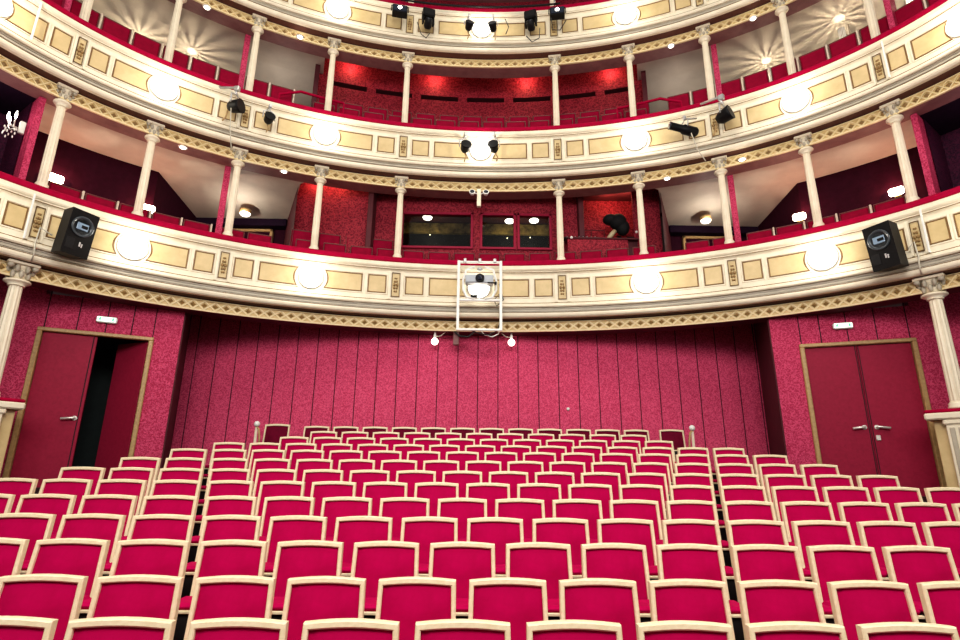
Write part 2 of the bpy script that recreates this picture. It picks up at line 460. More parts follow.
# side door walls: built in their own frame, x along the wall
def doorwall(side):
    if side < 0: a = pixz(43, 331, 3.80).xy; b = pixz(149, 341, 3.80).xy; top = 3.80
    else: a = pixz(804, 348, 3.81).xy; b = pixz(911, 342, 3.81).xy; top = 3.81
    ex0 = ex1 = 2.4
    d = (b-a); L = d.length; d.normalize(); ang = math.atan2(d.y, d.x)
    nm = 'left' if side < 0 else 'right'
    root = sroot('wall_'+nm, 'crimson damask wall around the %s exit doors' % nm, (a.x, a.y, 0), ang)
    z0 = 1.0
    fwid = .075
    # trim ends so that the free end lands on the photographed edge
    if side < 0:
        k_ = -.541; e = (k_*a.y - a.x)/(d.x - k_*d.y)
        MB().box(-ex0, -fwid, 0, .25, z0-.3, 4.92).build('wall_panel', 'damask', root)
        MB().box(L+fwid, e, 0, .25, z0-.3, 4.92).build('wall_panel', 'damask', root)
    else:
        k_ = .5645; e = (k_*a.y - a.x)/(d.x - k_*d.y)
        MB().box(e, -fwid, 0, .25, z0-.3, 4.92).build('wall_panel', 'damask', root)
        MB().box(L+fwid, L+ex1, 0, .25, z0-.3, 4.92).build('wall_panel', 'damask', root)
    MB().box(-fwid, L+fwid, 0, .25, top+.06, 4.45).build('wall_panel', 'damask', root)
    g = MB()
    for q in ([0, .29, .56, .81, 1.03] if side < 0 else [-.02, .18, .44, .71, 1.0]):
        g.box(L*q-.008, L*q+.008, -.004, .01, top+.07, 4.9)
    g.build('panel_seam', 'groove', root)
    # return towards the back wall at the free end, shade put into its colour
    xe = e
    if side < 0: MB().box(xe-.002, xe+.02, 0.02, 1.9, z0-.3, 4.92).build('wall_return', 'soffit_dark', root)
    else: MB().box(xe-.02, xe+.002, 0.02, 1.9, z0-.3, 4.92).build('wall_return', 'soffit_dark', root)
    dr = sroot('door_1' if side < 0 else 'door_2', 'red double exit doors in a brown frame in the %s wall%s' % (nm, ', one leaf ajar' if side < 0 else ', both leaves shut'), (a.x, a.y, 0), ang)
    fr = MB()
    for x0_, x1_ in ((-fwid, 0), (L, L+fwid)): fr.bbox(x0_, x1_, -.05, .06, z0-.3, top+.005, .012)
    fr.bbox(-fwid, L+fwid, -.05, .06, top, top+.065, .012)
    fr.build('door_frame', 'trim_brown', dr)
    def handle(parent, hx, hz, sg, y=-.0):
        h = MB(); h.lathe([(.038,0),(.038,.014)], 10, Matrix.Translation((hx, y, hz)) @ Matrix.Rotation(PI/2, 4, 'X'))
        h.tube([(hx, y, hz), (hx, y-.05, hz), (hx-sg*.03, y-.055, hz), (hx-sg*.18, y-.055, hz-.02)], .021, 6)
        h.build('door_handle', 'chrome', parent)
    hz = 2.42 if side < 0 else 2.40
    if side < 0:
        lw = L*.50
        leaf = MB().bbox(.004, lw, .02, .06, z0-.2, top-.004, .004).build('door_leaf', 'red_paint', dr)
        MB().box(lw-.055, lw-.04, .016, .03, z0-.2, top-.01).build('leaf_rebate', 'groove', leaf)
        handle(leaf, lw-.09, 2.40, 1, .02)
        # leaf swung back into the lobby
        la = .80
        mt = Matrix.Translation((L-.01, .05, 0)) @ Matrix.Rotation(-la, 4, 'Z')
        leaf2 = MB().bbox(-lw*.97, 0, -.02, .02, z0-.2, top-.004, .004, mt).build('door_leaf', 'red_paint', dr)
        MB().box(-.3, L+.3, 1.5, 1.55, z0-.3, 4.3).build('lobby_wall', 'dark_teal', dr)
        MB().box(-.32, -.28, .26, 1.5, z0-.3, 4.3).build('lobby_wall', 'dark_teal', dr)
        MB().box(L+.28, L+.32, .26, 1.5, z0-.3, 4.3).build('lobby_wall', 'dark_teal', dr)
        MB().box(-.3, L+.3, .26, 1.5, top+.05, top+.1).build('lobby_ceiling', 'dark_teal', dr)
    else:
        lw = L/2
        for j in range(2):
            leaf = MB().bbox(.004+j*lw, (j+1)*lw-.004, .02, .06, z0-.2, top-.004, .004).build('door_leaf', 'red_paint', dr)
            if j == 0:
                MB().box(lw-.03, lw-.018, .014, .03, z0-.2, top-.01).build('leaf_rebate', 'groove', leaf)
                handle(leaf, lw-.09, hz, 1, .02)
            else:
                MB().box(lw+.018, lw+.03, .014, .03, z0-.2, top-.01).build('leaf_rebate', 'groove', leaf)
                handle(leaf, lw+.09, hz, -1, .02)
                MB().bbox(lw+.05, lw+.12, .0, .022, hz-.22, hz-.13, .01).build('lock_plate', 'chrome', leaf)
    # illuminated exit sign over the door
    sx = L*.56 if side < 0 else L*.40
    px = (105, 320.5) if side < 0 else (847.5, 326.5)
    t = thing('exit_sign', 'white lit exit sign with green symbols above the %s doors' % nm, 'exit sign', (a.x+d.x*sx, a.y+d.y*sx, 0), ang, 'exit signs')
    # solve height along the wall for the sign's pixel
    base = Vector((a.x+d.x*sx, a.y+d.y*sx)); zz = pixat(px[0], px[1], base.y).z
    t.location = (base.x, base.y, zz)
    MB().bbox(-.155, .155, -.075, -.002, -.055, .055, .02).build('sign_box', 'white', t)
    MB().bbox(-.14, .14, -.080, -.074, -.042, .042, .004).build('sign_face', 'signwhite', t)
    for sg in (-1, 1):
        g = MB()
        cx = sg*.095
        g.sphere(.009, (cx+.004, -.084, .022), n=8, m=5)
        g.box(cx-.010, cx+.008, -.083, -.079, -.012, .012)
        g.tube([(cx-.004,-.083,-.010),(cx-.014,-.083,-.024),(cx-.026,-.083,-.022)], .004, 5)
        g.tube([(cx+.004,-.083,-.010),(cx+.014,-.083,-.020),(cx+.012,-.083,-.034)], .004, 5)
        g.tube([(cx-.006,-.083,.010),(cx-.020,-.083,.004)], .004, 5)
        g.tube([(cx+.006,-.083,.010),(cx+.020,-.083,.002)], .004, 5)
        g.build('symbol', 'green', t)
    return a, d, ang, L
LW = doorwall(-1); RW = doorwall(1)
# a small pale knob on the back wall
p = pixat(568, 409, YB)
t = thing('wall_socket', 'small round pale socket on a seam of the back wall', 'socket', (p.x, YB-.005, p.z))
MB().lathe([(.034,0),(.034,.012),(.02,.03)], 12, Matrix.Rotation(PI/2, 4, 'X')).build('socket_cap', 'white', t)

# ------------------------------------------------------------------ balconies
SH = {1: 0., 2: 3.20, 3: 6.48}
IA, IB = -7.2, 7.2
tiername = {1: 'lower', 2: 'middle', 3: 'upper'}
def balcony(T):
    s = SH[T]
    root = sroot('balcony_front', '%s curved cream balcony front with ochre panels and a lattice frieze' % tiername[T])
    root.name = 'balcony_front_%d' % T
    # soft mouldings and parapet
    mb = MB()
    pf = [(.23,4.632),(.29,4.640),(.315,4.665),(.325,4.695),(.325,4.725),(.30,4.738)]
    sweep(mb, [(o, z+s) for o, z in pf], IA, IB).build('cornice', 'cream', root)
    mb = MB()
    for z0, z1, o in ((4.738,4.758,.300),(4.762,4.782,.310),(4.786,4.806,.300),(4.810,4.832,.308)):
        sweep(mb, [(.22,z0+s),(o,z0+s),(o,z1+s),(.22,z1+s)], IA, IB)
    mb.build('reeded_moulding', 'cream_grey', root)
    mb = MB()
    pf = [(.22,4.834),(.345,4.838),(.36,4.86),(.355,4.90),(.325,4.925),(.30,4.935),(.295,4.95),(.295,5.545),(.305,5.565),(.33,5.582),(.335,5.615),(.36,5.628),(.375,5.65),(.375,5.715),(.35,5.735),(-.10,5.80),(-.12,5.78),(-.12,4.69)]
    sweep(mb, [(o, z+s) for o, z in pf], IA, IB).build('parapet', 'cream', root)
    mb = MB()
    sweep(mb, [(.334,5.582+s),(.341,5.585+s),(.341,5.592+s),(.334,5.596+s)], IA, IB)
    sweep(mb, [(.322,4.922+s),(.331,4.926+s),(.326,4.936+s),(.305,4.940+s)], IA, IB)
    sweep(mb, [(.326,4.726+s),(.331,4.730+s),(.326,4.737+s),(.305,4.740+s)], IA, IB)
    mb.build('gilt_line', 'gold_dark', root)
    # velvet hand rail
    mb = MB()
    sweep(mb, [(.345,5.737+s),(.366,5.752+s),(.368,5.815+s),(.335,5.850+s),(.12,5.905+s),(-.14,5.945+s),(-.16,5.93+s),(-.16,5.80+s)], IA, IB, smooth=False).build('hand_rail', 'velvet', root)
    # frieze
    mb = MB()
    sweep(mb, [(-.28,4.40+s),(.045,4.40+s),(.045,4.61+s)], IA, IB).build('frieze_ground', 'frieze', root)
    mb = MB()
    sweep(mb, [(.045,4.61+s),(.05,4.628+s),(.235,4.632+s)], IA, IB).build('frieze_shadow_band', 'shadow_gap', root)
    mb = MB()
    sweep(mb, [(.045,4.396+s),(.085,4.396+s),(.085,4.422+s),(.045,4.428+s)], IA, IB)
    sweep(mb, [(.045,4.59+s),(.078,4.592+s),(.078,4.61+s),(.045,4.615+s)], IA, IB)
    # crossing lattice bars
    du = .12; bwid = .010
    i = IA + .1
    r = MB()
    while i < IB-.1:
        for a, b in ((i, i+du), (i+du, i)):
            P = []
            for q in range(4):
                u = a+(b-a)*q/3; z = 4.426+s+(4.592-4.426)*q/3
                P.append([C(u-bwid, .045, z), C(u-bwid, .068, z), C(u+bwid, .068, z), C(u+bwid, .045, z)])
            mb.grid(P, flip=(a > b))
        c = i+du/2+0.0
        for (cu, cz) in ((i, 4.509+s),):
            e, hz_ = .034, .045
            r.add([C(cu-e,.046,cz), C(cu,.046,cz-hz_), C(cu+e,.046,cz), C(cu,.046,cz+hz_), C(cu,.075,cz)], [(0,1,4),(1,2,4),(2,3,4),(3,0,4)])
        i += du
    mb.build('lattice', 'lattice', root)
    r.build('rosettes', 'rosette', root, props={'kind': 'stuff'})
    # beam underside and back
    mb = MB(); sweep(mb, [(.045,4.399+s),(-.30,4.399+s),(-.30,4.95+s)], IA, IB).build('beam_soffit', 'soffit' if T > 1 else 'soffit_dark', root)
    # panels
    def panel(u0, u1, z0, z1, c0=False, c1=False):
        """c0/c1: concave end around a lamp"""
        n = 9; lampr = .30
        zs = [z0+(z1-z0)*q/8 for q in range(9)]
        umid = (u0+u1)/2
        arc = 1.62 # metres per index near the axis (approximately)
        x_, y_, _ = cpt(umid); x2, y2, _ = cpt(umid+.01); mpi = math.hypot(x2-x_, y2-y_)/.01
        def ends(z):
            h = max(lampr**2-((z-(z0+z1)/2))**2, 0)**.5
            hh = max(lampr**2-((z1-z0)/2)**2, 0)**.5
            d = (h-hh)/mpi
            return (u0+(d if c0 else 0), u1-(d if c1 else 0))
        def surf(off, ins):
            P = []
            for z in zs:
                a, b = ends(z)
                zz = z + ins*(1 if z < (z0+z1)/2 else -1)*abs(z-(z0+z1)/2)/((z1-z0)/2)
                a += ins/mpi; b -= ins/mpi
                P.append([C(a+(b-a)*q/n, off, zz+s) for q in range(n+1)])
            return P
        mb = MB(); mb.grid(surf(.300, .020), False)
        pn = mb.build('panel', 'gold', root)
        # moulded border ring
        mb = MB()
        def loop(off, ins):
            P = surf(off, ins)
            L = P[0][:-1] + [row[-1] for row in P[:-1]] + P[-1][::-1][:-1] + [row[0] for row in P[::-1][:-1]]
            return L
        L1, L2, L3, L4 = loop(.294, -.004), loop(.310, .004), loop(.310, .014), loop(.298, .022)
        rings = [l + [l[0]] for l in (L1, L2, L3, L4)]
        mb.grid(rings)
        mb.build('panel_border', 'gold_dark', pn)
        # cream raised fillet around it
        mb = MB(); rings = [l + [l[0]] for l in (loop(.294, -.035), loop(.308, -.030), loop(.308, -.012), loop(.296, -.005))]
        mb.grid(rings); mb.build('panel_fillet', 'cream', pn)
    Z0, Z1 = 5.075, 5.45
    for m in range(-4, 4):
        b = 2*m
        def ok(u): return IA+.05 < u < IB-.05
        for u0, u1, a0, a1 in ((.155,.60,True,False),(.67,.885,False,False),(1.115,1.33,False,False),(1.40,1.845,False,True)):
            if ok(b+u0) and ok(b+u1): panel(b+u0, b+u1, Z0, Z1, a0, a1)
        u = b+1
        if ok(u-.1) and ok(u+.1):
            e = .042
            x_, y_, t_ = cpt(u, .19)
            o = MB(); P = [[C(u-e+2*e*q/4, .302, z+s) for q in range(5)] for z in (5.02, 5.50)]
            o.grid(P); op = o.build('ornament_panel', 'gold', root)
            o = MB()
            for (ua, ub, za, zb) in ((u-e-.008,u-e,5.01,5.51),(u+e,u+e+.008,5.01,5.51),(u-e-.008,u+e+.008,5.0,5.02),(u-e-.008,u+e+.008,5.50,5.52)):
                o.grid([[C(ua,.295,za+s),C(ua,.315,za+s),C(ub,.315,za+s),C(ub,.295,za+s)],[C(ua,.295,zb+s),C(ua,.315,zb+s),C(ub,.315,zb+s),C(ub,.295,zb+s)]])
                o.grid([[C(ua,.315,za+s),C(ub,.315,za+s)],[C(ua,.315,zb+s),C(ub,.315,zb+s)]])
            o.build('ornament_border', 'gold_dark', op)
            o = MB()
            for zc, sc in ((5.12,.7),(5.19,.9),(5.26,1.1),(5.33,.8),(5.40,.6)):
                for sg in (-1, 1):
                    cx_, cy_, ct = cpt(u+sg*.016*sc, .31)
                    o.sphere(.026*sc, (cx_, cy_, zc+s), (1,1,1.25), 8, 5)
            o.build('carved_scroll', 'rosette', op)
            # cream pilaster strips either side
            o = MB()
            for sg in (-1, 1):
                ua = u+sg*.075
                o.grid([[C(ua-.014,.294,4.95+s),C(ua-.014,.325,4.95+s),C(ua+.014,.325,4.95+s),C(ua+.014,.294,4.95+s)],[C(ua-.014,.294,5.55+s),C(ua-.014,.325,5.55+s),C(ua+.014,.325,5.55+s),C(ua+.014,.294,5.55+s)]])
            o.build('pilaster_strip', 'cream', op)
    return root
for T in (1, 2, 3): balcony(T)

# globe lamps on the balcony fronts
lamp_no = {1: (-6,-4,-2,0,2,4,6), 2: (-6,-4,-2,0,2,4,6), 3: (-4,-2,0,2,4)}
where = {-6:'far left end', -4:'left side', -2:'left of the middle', 0:'in the middle', 2:'right of the middle', 4:'right side', 6:'far right end'}
g0 = None
for T in (1, 2, 3):
    for i in lamp_no[T]:
        x_, y_, t_ = cpt(i, .30); z_ = 5.262+SH[T]
        lab = 'glowing round white lamp on the %s balcony front, %s' % (tiername[T], where[i])
        if g0 is None:
            g0 = thing('balcony_lamp', lab, 'lamp', (x_, y_, z_), t_, 'round lamps on the balcony fronts')
            MB().lathe([(.235,0),(.24,.015),(.225,.03)], 24, Matrix.Rotation(PI/2, 4, 'X')).build('lamp_ring', 'white', g0)
            MB().lathe([(.21,.02),(.20,.05),(.155,.09),(.09,.12),(.02,.13)], 24, Matrix.Rotation(PI/2, 4, 'X')).build('lamp_glass', 'globe', g0)
        else: dup(g0, (x_, y_, z_), t_, lab)
        lx, ly, _ = cpt(i, .72)
        lamp('lamp_light', 'POINT', (lx, ly, z_), 11, (1,.93,.8), .12)

# ------------------------------------------------------------------ columns
def make_column(name, label, h, rs, group, hcap):
    """slender fluted iron column; h is the clear height to the top of the capital"""
    t = thing(name, label, 'column', group=group)
    k = rs/.075
    MB().lathe([(.105*k,0),(.105*k,.03),(.095*k,.05),(.10*k,.07),(.082*k,.10)], 14).build('base', 'cream', t)
    sh = MB(); n = 24; pr = []
    for z, f in ((.10,1.0),(h*.35,1.0),(h-hcap-.09,.86)):
        pr.append([((rs*f*(1 if q % 2 else .90))*cos(2*PI*q/n), (rs*f*(1 if q % 2 else .90))*sin(2*PI*q/n), z) for q in range(n+1)])
    sh.grid(pr, flip=False); sh.build('shaft', 'cream', t)
    z = h-hcap
    cp = MB()
    cp.lathe([(.065*k,z-.09),(.085*k,z-.085),(.085*k,z-.07),(.075*k,z-.065),(.12*k,z-.035),(.135*k,z-.02),(.13*k,z),(.09*k,z+.005)], 16)
    cap = cp.build('capital', 'cream', t)
    cp = MB()
    cp.lathe([(.085*k,z+.004),(.09*k,z+.08),(.11*k,z+hcap*.7),(.13*k,z+hcap*.82)], 14)
    cp.bbox(-.155*k,.155*k,-.155*k,.155*k,z+hcap*.82,z+hcap,.012)
    cp.build('capital_bell', 'cream', cap)
    lf = MB()
    for tier, zz, rr in ((0, z+hcap*.30, .105*k), (1, z+hcap*.62, .125*k)):
        for q in range(8):
            an = 2*PI*(q+.5*tier)/8
            lf.sphere(.034*k, (rr*cos(an), rr*sin(an), zz), (.8,.8,1.5), 6, 4)
    for q in range(4):
        an = PI/4+PI/2*q
        lf.sphere(.036*k, (.165*k*cos(an), .165*k*sin(an), z+hcap*.74), (1,1,1), 8, 5)
    lf.build('acanthus_leaves', 'cream_grey', cap)
    return t
cnames = {-5:'outermost on the left', -4:'second from the left end', -3:'third from the left end', -2:'fourth from the left end', -1:'just left of the middle', 1:'just right of the middle', 2:'fourth from the right end', 3:'third from the right end', 4:'second from the right end', 5:'outermost on the right'}
for T in (1, 2, 3):
    zb = 5.935 + SH[T]
    zt = 4.63 + (SH[T+1] if T < 3 else SH[3]+3.3)
    first = None
    for i in ([-5,-4,-3,-2,-1,1,2,3,4,5] if T < 3 else [-2,-1,1,2]):
        x_, y_, t_ = cpt(i, 0.0)
        lab = 'slender cream column on the %s balcony rail, %s' % (tiername[T], cnames[i])
        if first is None:
            first = make_column('column', lab, zt-zb, .072, 'columns on the %s balcony rail' % tiername[T], .27)
            first.location = (x_, y_, zb); first.rotation_euler = (0,0,t_)
        else: dup(first, (x_, y_, zb), t_, lab)
# ground columns on pedestals, ends of the stalls boxes
gz = 2.58; gc = None
for i, nm in ((-5, 'left'), (5, 'right')):
    x_, y_, t_ = cpt(i, 0.0)
    lab = 'thicker cream column on a pedestal beside the %s exit doors' % nm
    if gc is None:
        gc = make_column('pedestal_column', lab, 4.63-gz, .098, 'columns beside the exit doors', .27)
        gc.location = (x_, y_, gz); gc.rotation_euler = (0,0,t_)
    else: dup(gc, (x_, y_, gz), t_, lab)
    sg = -1 if i < 0 else 1
    t = thing('box_parapet', 'cream box parapet with ochre side and red cushion under the %s ground column' % nm, 'parapet', (x_, y_, 1.0), t_, 'low box parapets')
    # local x along the curve; parapet runs from the door side outwards
    a, b = (-2.2, .40) if sg < 0 else (-.40, 2.2)
    MB().bbox(a, b, -.24, .26, 1.42, 1.52, .02).build('ledge', 'cream', t)
    MB().bbox(a-.0, b-.0, -.20, .34, 1.52, 1.575, .02).build('cushion', 'velvet', t)
    pd = MB()
    pd.bbox(-.17, .17, -.20, .20, .12, 1.34, .01); pd.bbox(-.20, .20, -.22, .22, 1.34, 1.42, .02)
    pd.bbox(-.21, .21, -.23, .23, 0, .12, .02)
    pdo = pd.build('pedestal', 'cream', t)
    sc = MB()
    for zz, rr in ((.22,.10),(.33,.07),(.42,.05)):
        sc.sphere(rr, (0, -.20, zz), (1.2,.6,1), 10, 6); sc.sphere(rr, (-sg*.17, 0, zz), (.6,1.2,1), 10, 6)
    for q in (-.1, 0, .1): sc.bbox(q-.03, q+.03, -.215, -.19, .55, 1.30, .008)
    sc.build('carved_foot', 'cream_grey', pdo)
    xa, xb = (a, -.17) if sg < 0 else (.17, b)
    MB().bbox(xa, xb, -.14, .14, 0, 1.42, .01).build('parapet_panel', 'gold', t)
    MB().bbox(.16 if sg<0 else -.33, .33 if sg<0 else -.16, -.10, .16, .05, 1.42, .01).build('side_panel', 'gold', t)

# ------------------------------------------------------------------ tier interiors
def wall_poly(mb, pts, z0, z1):
    mb.grid([[(x, y, z) for (x, y) in pts] for z in (z0, z1)])
    return mb
def cxy(i, off): x, y, _ = cpt(i, off); return (x, y)

# underside of the first tier, above the stalls
mb = MB(); sweep(mb, [(-.30,4.90),(-5.0,4.90)], IA, IB)
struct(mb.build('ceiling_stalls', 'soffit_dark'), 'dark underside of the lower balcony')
# balcony floors
for T in (1, 2, 3):
    s = SH[T]
    mb = MB(); sweep(mb, [(-.12,4.95+s),(-.12,5.0+s),(-.30,5.0+s),(-.30,5.1+s),(-6.0,5.1+s)], IA, IB)
    o = struct(mb.build('floor_balcony_%d' % T, 'floor'), '%s balcony floor' % tiername[T])

def mirror(pts): return [(2*EX-x, y) for x, y in pts][::-1]
# ---- lower tier
Zc = 7.64
left_side = [cxy(-5.2,-.45)] + [cxy(q,-1.45) for q in rng(-5.2,-3.80,.2)] + [(-6.74,12.5)]
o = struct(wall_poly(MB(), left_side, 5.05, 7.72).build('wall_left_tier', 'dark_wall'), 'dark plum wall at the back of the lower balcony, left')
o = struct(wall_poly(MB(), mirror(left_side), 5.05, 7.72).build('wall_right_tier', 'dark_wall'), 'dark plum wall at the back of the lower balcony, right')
for sg, nm, dn in ((-1, 'left', 3), (1, 'right', 4)):
    X = lambda x: x if sg < 0 else 2*EX-x
    zbk = pixat(260, 220, 12.3).z; zdr = pixat(256, 229, 12.42).z
    w0, w1 = sorted((X(-6.76), X(-4.55)))
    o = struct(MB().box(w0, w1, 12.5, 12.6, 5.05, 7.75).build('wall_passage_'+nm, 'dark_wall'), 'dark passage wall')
    struct(MB().bbox(w0, w1, 12.25, 12.5, zdr+.02, zbk+.02, .01).build('trim_%d' % dn, 'navy_wall'), 'dark beam across the passage')
    d0, d1 = sorted((X(-5.95), X(-4.98)))
    dd = sroot('door_%d' % dn, 'plum passage door with a pale frame at the back of the lower balcony, %s' % nm)
    MB().bbox(d0, d1, 12.44, 12.49, 5.1, zdr-.07, .005).build('door_leaf', 'dark_wall', dd)
    f = MB(); f.bbox(d0-.07, d0, 12.40, 12.5, 5.1, zdr, .01); f.bbox(d1, d1+.07, 12.40, 12.5, 5.1, zdr, .01); f.bbox(d0-.07, d1+.07, 12.40, 12.5, zdr-.07, zdr, .01)
    f.build('door_frame', 'trim_brown', dd)
    # ceiling: flat at the front, falling to the back over the passage
    c = MB()
    qs = rng(-5.18, -3.8, .138)
    c.grid([[(X(x), y, z) for (x, y, z) in (C(q, -.30, Zc), C(q, -1.5, Zc))] for q in qs])
    rows = []
    for k in range(11):
        f_ = k/10
        fr_ = C(-3.8+1.65*f_, -.30, Zc); m0 = Vector((*cxy(-3.8, -1.5), Zc)); m1 = Vector((-3.80, 10.80, Zc))
        mid = m0.lerp(m1, f_); bk = Vector((-6.80, 12.62, zbk)).lerp(Vector((-4.62, 12.62, zbk)), f_)
        rows.append([(X(p_[0]), p_[1], p_[2]) for p_ in (fr_, mid, bk)])
    c.grid(rows)
    struct(c.build('ceiling_tier_'+nm, 'ceil'), 'pale plaster ceiling over the lower balcony, %s' % nm)
    # booth side wall
    bw_ = [(X(-3.86),10.86),(X(-4.66),12.55)]
    if sg > 0: bw_ = bw_[::-1]
    struct(wall_poly(MB(), bw_, 5.05, 8.12).build('wall_booth_'+nm, 'soffit_dark'), 'dark red side of the centre booths')
# centre
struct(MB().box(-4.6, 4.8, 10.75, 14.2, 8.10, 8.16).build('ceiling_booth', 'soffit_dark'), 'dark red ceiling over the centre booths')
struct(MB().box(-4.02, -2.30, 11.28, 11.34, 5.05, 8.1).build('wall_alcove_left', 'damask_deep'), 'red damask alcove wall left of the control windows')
struct(MB().bbox(-2.37, -2.25, 11.12, 11.5, 5.05, 8.1, .01).build('trim_1', 'soffit_dark'), 'dark red post left of the control windows')
struct(MB().bbox(2.37, 2.49, 11.32, 11.8, 5.05, 8.1, .01).build('trim_2', 'soffit_dark'), 'dark red post right of the control windows')
# control room wall with three windows
cw = sroot('wall_control_room', 'red wall with three control room windows behind the lower balcony seats', (0,11.5,0))
wins = [(-1.62,-.065), (.18,.91), (1.03,1.73)]; wz0, wz1 = 6.50, 7.31
m_ = MB(); m_.box(-2.30, 2.42, 0, .08, 5.05, wz0); m_.box(-2.30, 2.42, 0, .08, wz1, 8.1)
xsplit = [-2.30] + [q for ww in wins for q in ww] + [2.42]
for a in range(0, len(xsplit), 2): m_.box(xsplit[a], xsplit[a+1], 0, .08, wz0, wz1)
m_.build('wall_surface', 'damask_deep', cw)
for n_, (a, b) in enumerate(wins, 1):
    wn = sroot('window_%d' % n_, '%s dark control room window from the left, in a red frame' % ORD[n_], (0,11.5,0))
    f = MB(); e = .045
    f.bbox(a-e, a+.012, -.04, .06, wz0-e, wz1+e, .008); f.bbox(b-.012, b+e, -.04, .06, wz0-e, wz1+e, .008)
    f.bbox(a-e, b+e, -.04, .06, wz1-.012, wz1+e, .008); f.bbox(a-e, b+e, -.05, .06, wz0-e, wz0+.012, .008)
    f.build('window_frame', 'red_paint', wn)
    MB().box(a, b, .03, .038, wz0, wz1).build('window_pane', 'glass', wn)
# control room interior
rm = sroot('wall_control_interior', 'dark inside of the control room')
MB().box(-2.3, 2.4, 13.6, 13.7, 5.1, 8.1).build('rear_wall', 'booth_dark', rm)
MB().box(-2.3, 2.4, 13.5, 13.6, pixat(430,232.5,13.5).z, pixat(430,223,13.5).z).build('reflection_band', 'hall_reflection', rm)  # painted band standing in for the gilded hall reflected in the windows
MB().box(-2.34, -2.3, 11.6, 13.6, 5.1, 8.1).build('side_wall', 'booth_dark', rm)
MB().box(2.4, 2.44, 11.6, 13.6, 5.1, 8.1).build('side_wall', 'booth_dark', rm)
tb = thing('control_desk', 'dark control desk behind the widest control room window', 'desk', (-.9, 12.0, 5.1))
MB().bbox(-.75, .75, 0, .6, 1.32, 1.38, .01).build('desk_top', 'black', tb)
mm = MB()
for q in (-.5, .1): mm.bbox(q, q+.42, .25, .30, 1.42, 1.68, .01)
mm.build('monitors', 'booth_dark', tb)
for sx in (-.7, .7): MB().box(sx-.03, sx+.03, .05, .5, 0, 1.32).build('leg', 'black', tb)
l0 = None
for px, py, ds in ((427.5, 217.5, 'behind the widest window'), (509.5, 221, 'behind the middle window'), (534, 220.5, 'behind the right window')):
    p = pixat(px, py, 12.3)
    lab = 'small lit ceiling lamp %s of the control room' % ds
    if l0 is None:
        l0 = thing('control_room_lamp', lab, 'lamp', p, 0, 'control room lamps')
        MB().lathe([(.02,-.05),(.10,-.035),(.12,0),(.10,.02)], 14).build('diffuser', 'dullglow', l0)
        MB().lathe([(.012,.02),(.012,8.1-p.z)], 6).build('rod', 'black', l0)
    else: dup(l0, p, 0, lab)
    lamp('control_light', 'POINT', (p.x, 13.2, p.z-.05), 4, (1,.85,.5), .08)
# right alcove with its half wall
struct(MB().box(2.42, 4.0, 12.2, 12.28, 5.05, 8.1).build('wall_alcove_right', 'damask_deep'), 'red damask alcove wall right of the control windows')
struct(MB().box(3.62, 4.24, 11.36, 11.40, 5.05, 8.1).build('wall_alcove_edge_right', 'damask_deep'))
hw = sroot('wall_half', 'red half wall of the open booth right of the control windows')
MB().bbox(2.07, 3.42, 11.20, 11.30, 5.05, 6.62, .01).build('wall_surface', 'damask_deep', hw)
MB().bbox(3.42, 3.66, 11.30, 11.42, 5.05, 6.72, .01).build('wall_surface', 'soffit_dark', hw)
MB().bbox(2.05, 3.66, 11.18, 11.46, 6.62, 6.66, .01).build('shelf', 'soffit_dark', hw)
# followspot and black gear on the shelf of the half wall
p = pixat(618, 226, 11.55)
t = thing('followspot', 'black draped spotlight with a pale cover strip on the booth half wall', 'spotlight', (p.x, 11.45, 6.66))
g = MB(); g.sphere(.20, (.02, .15, p.z-6.66+.12), (1.0,1,1.0), 14, 9); g.sphere(.17, (-.16,.15,p.z-6.66+.18), (1,1,.75), 12, 8); g.sphere(.16, (.12,.15,p.z-6.66-.02), (1,1,1.2), 12, 8)
g.build('spot_housing', 'black_rough', t)
MB().tube([(-.28,.05,.06),(-.17,.02,.22),(-.10,.03,.30)], .055, 8).build('cover_strip', 'cane', t)
MB().tube([(.0,.10,.0),(.02,.12,.2)], .05, 8).build('stand', 'black', t)
MB().tube([(.16,.04,.14),(.34,.0,.12),(.40,-.02,.06)], .03, 8).build('pan_bar', 'black', t)
p2 = pixat(593, 235, 11.3)
t = thing('lighting_console', 'low black console lying along the shelf of the open booth', 'console', (p2.x-.2, 11.32, 6.66))
MB().bbox(-.45, .35, -.05, .12, .0, .05, .01).build('console_body', 'black', t)
kn = MB()
for q in range(8): kn.lathe([(.012,.05),(.012,.075)], 6, Matrix.Translation((-.38+q*.09, 0, 0)))
kn.build('fader_knobs', 'steel', t)
t = thing('booth_railing', 'thin dark rail standing at the left end of the booth shelf', 'railing', (2.72, 11.5, 6.66))
MB().tube([(-.18,.1,0),(-.18,.1,.36),(.28,.1,.36),(.28,.1,0)], .012, 6).build('rail_frame', 'soffit_dark', t)
MB().tube([(-.02,.1,0),(-.02,.1,.36)], .010, 6).build('upright', 'soffit_dark', t)
for px, py, lab in ((571.5, 237.5, 'small white button at the left end of the booth half wall'), (636.5, 232, 'small white button at the right end of the booth half wall')):
    p = pixat(px, py, 11.17)
    o = MB().sphere(.032, n=8, m=5).build('white_button', 'white', None, p); tag(o, lab, 'button', 'white buttons on the booth')

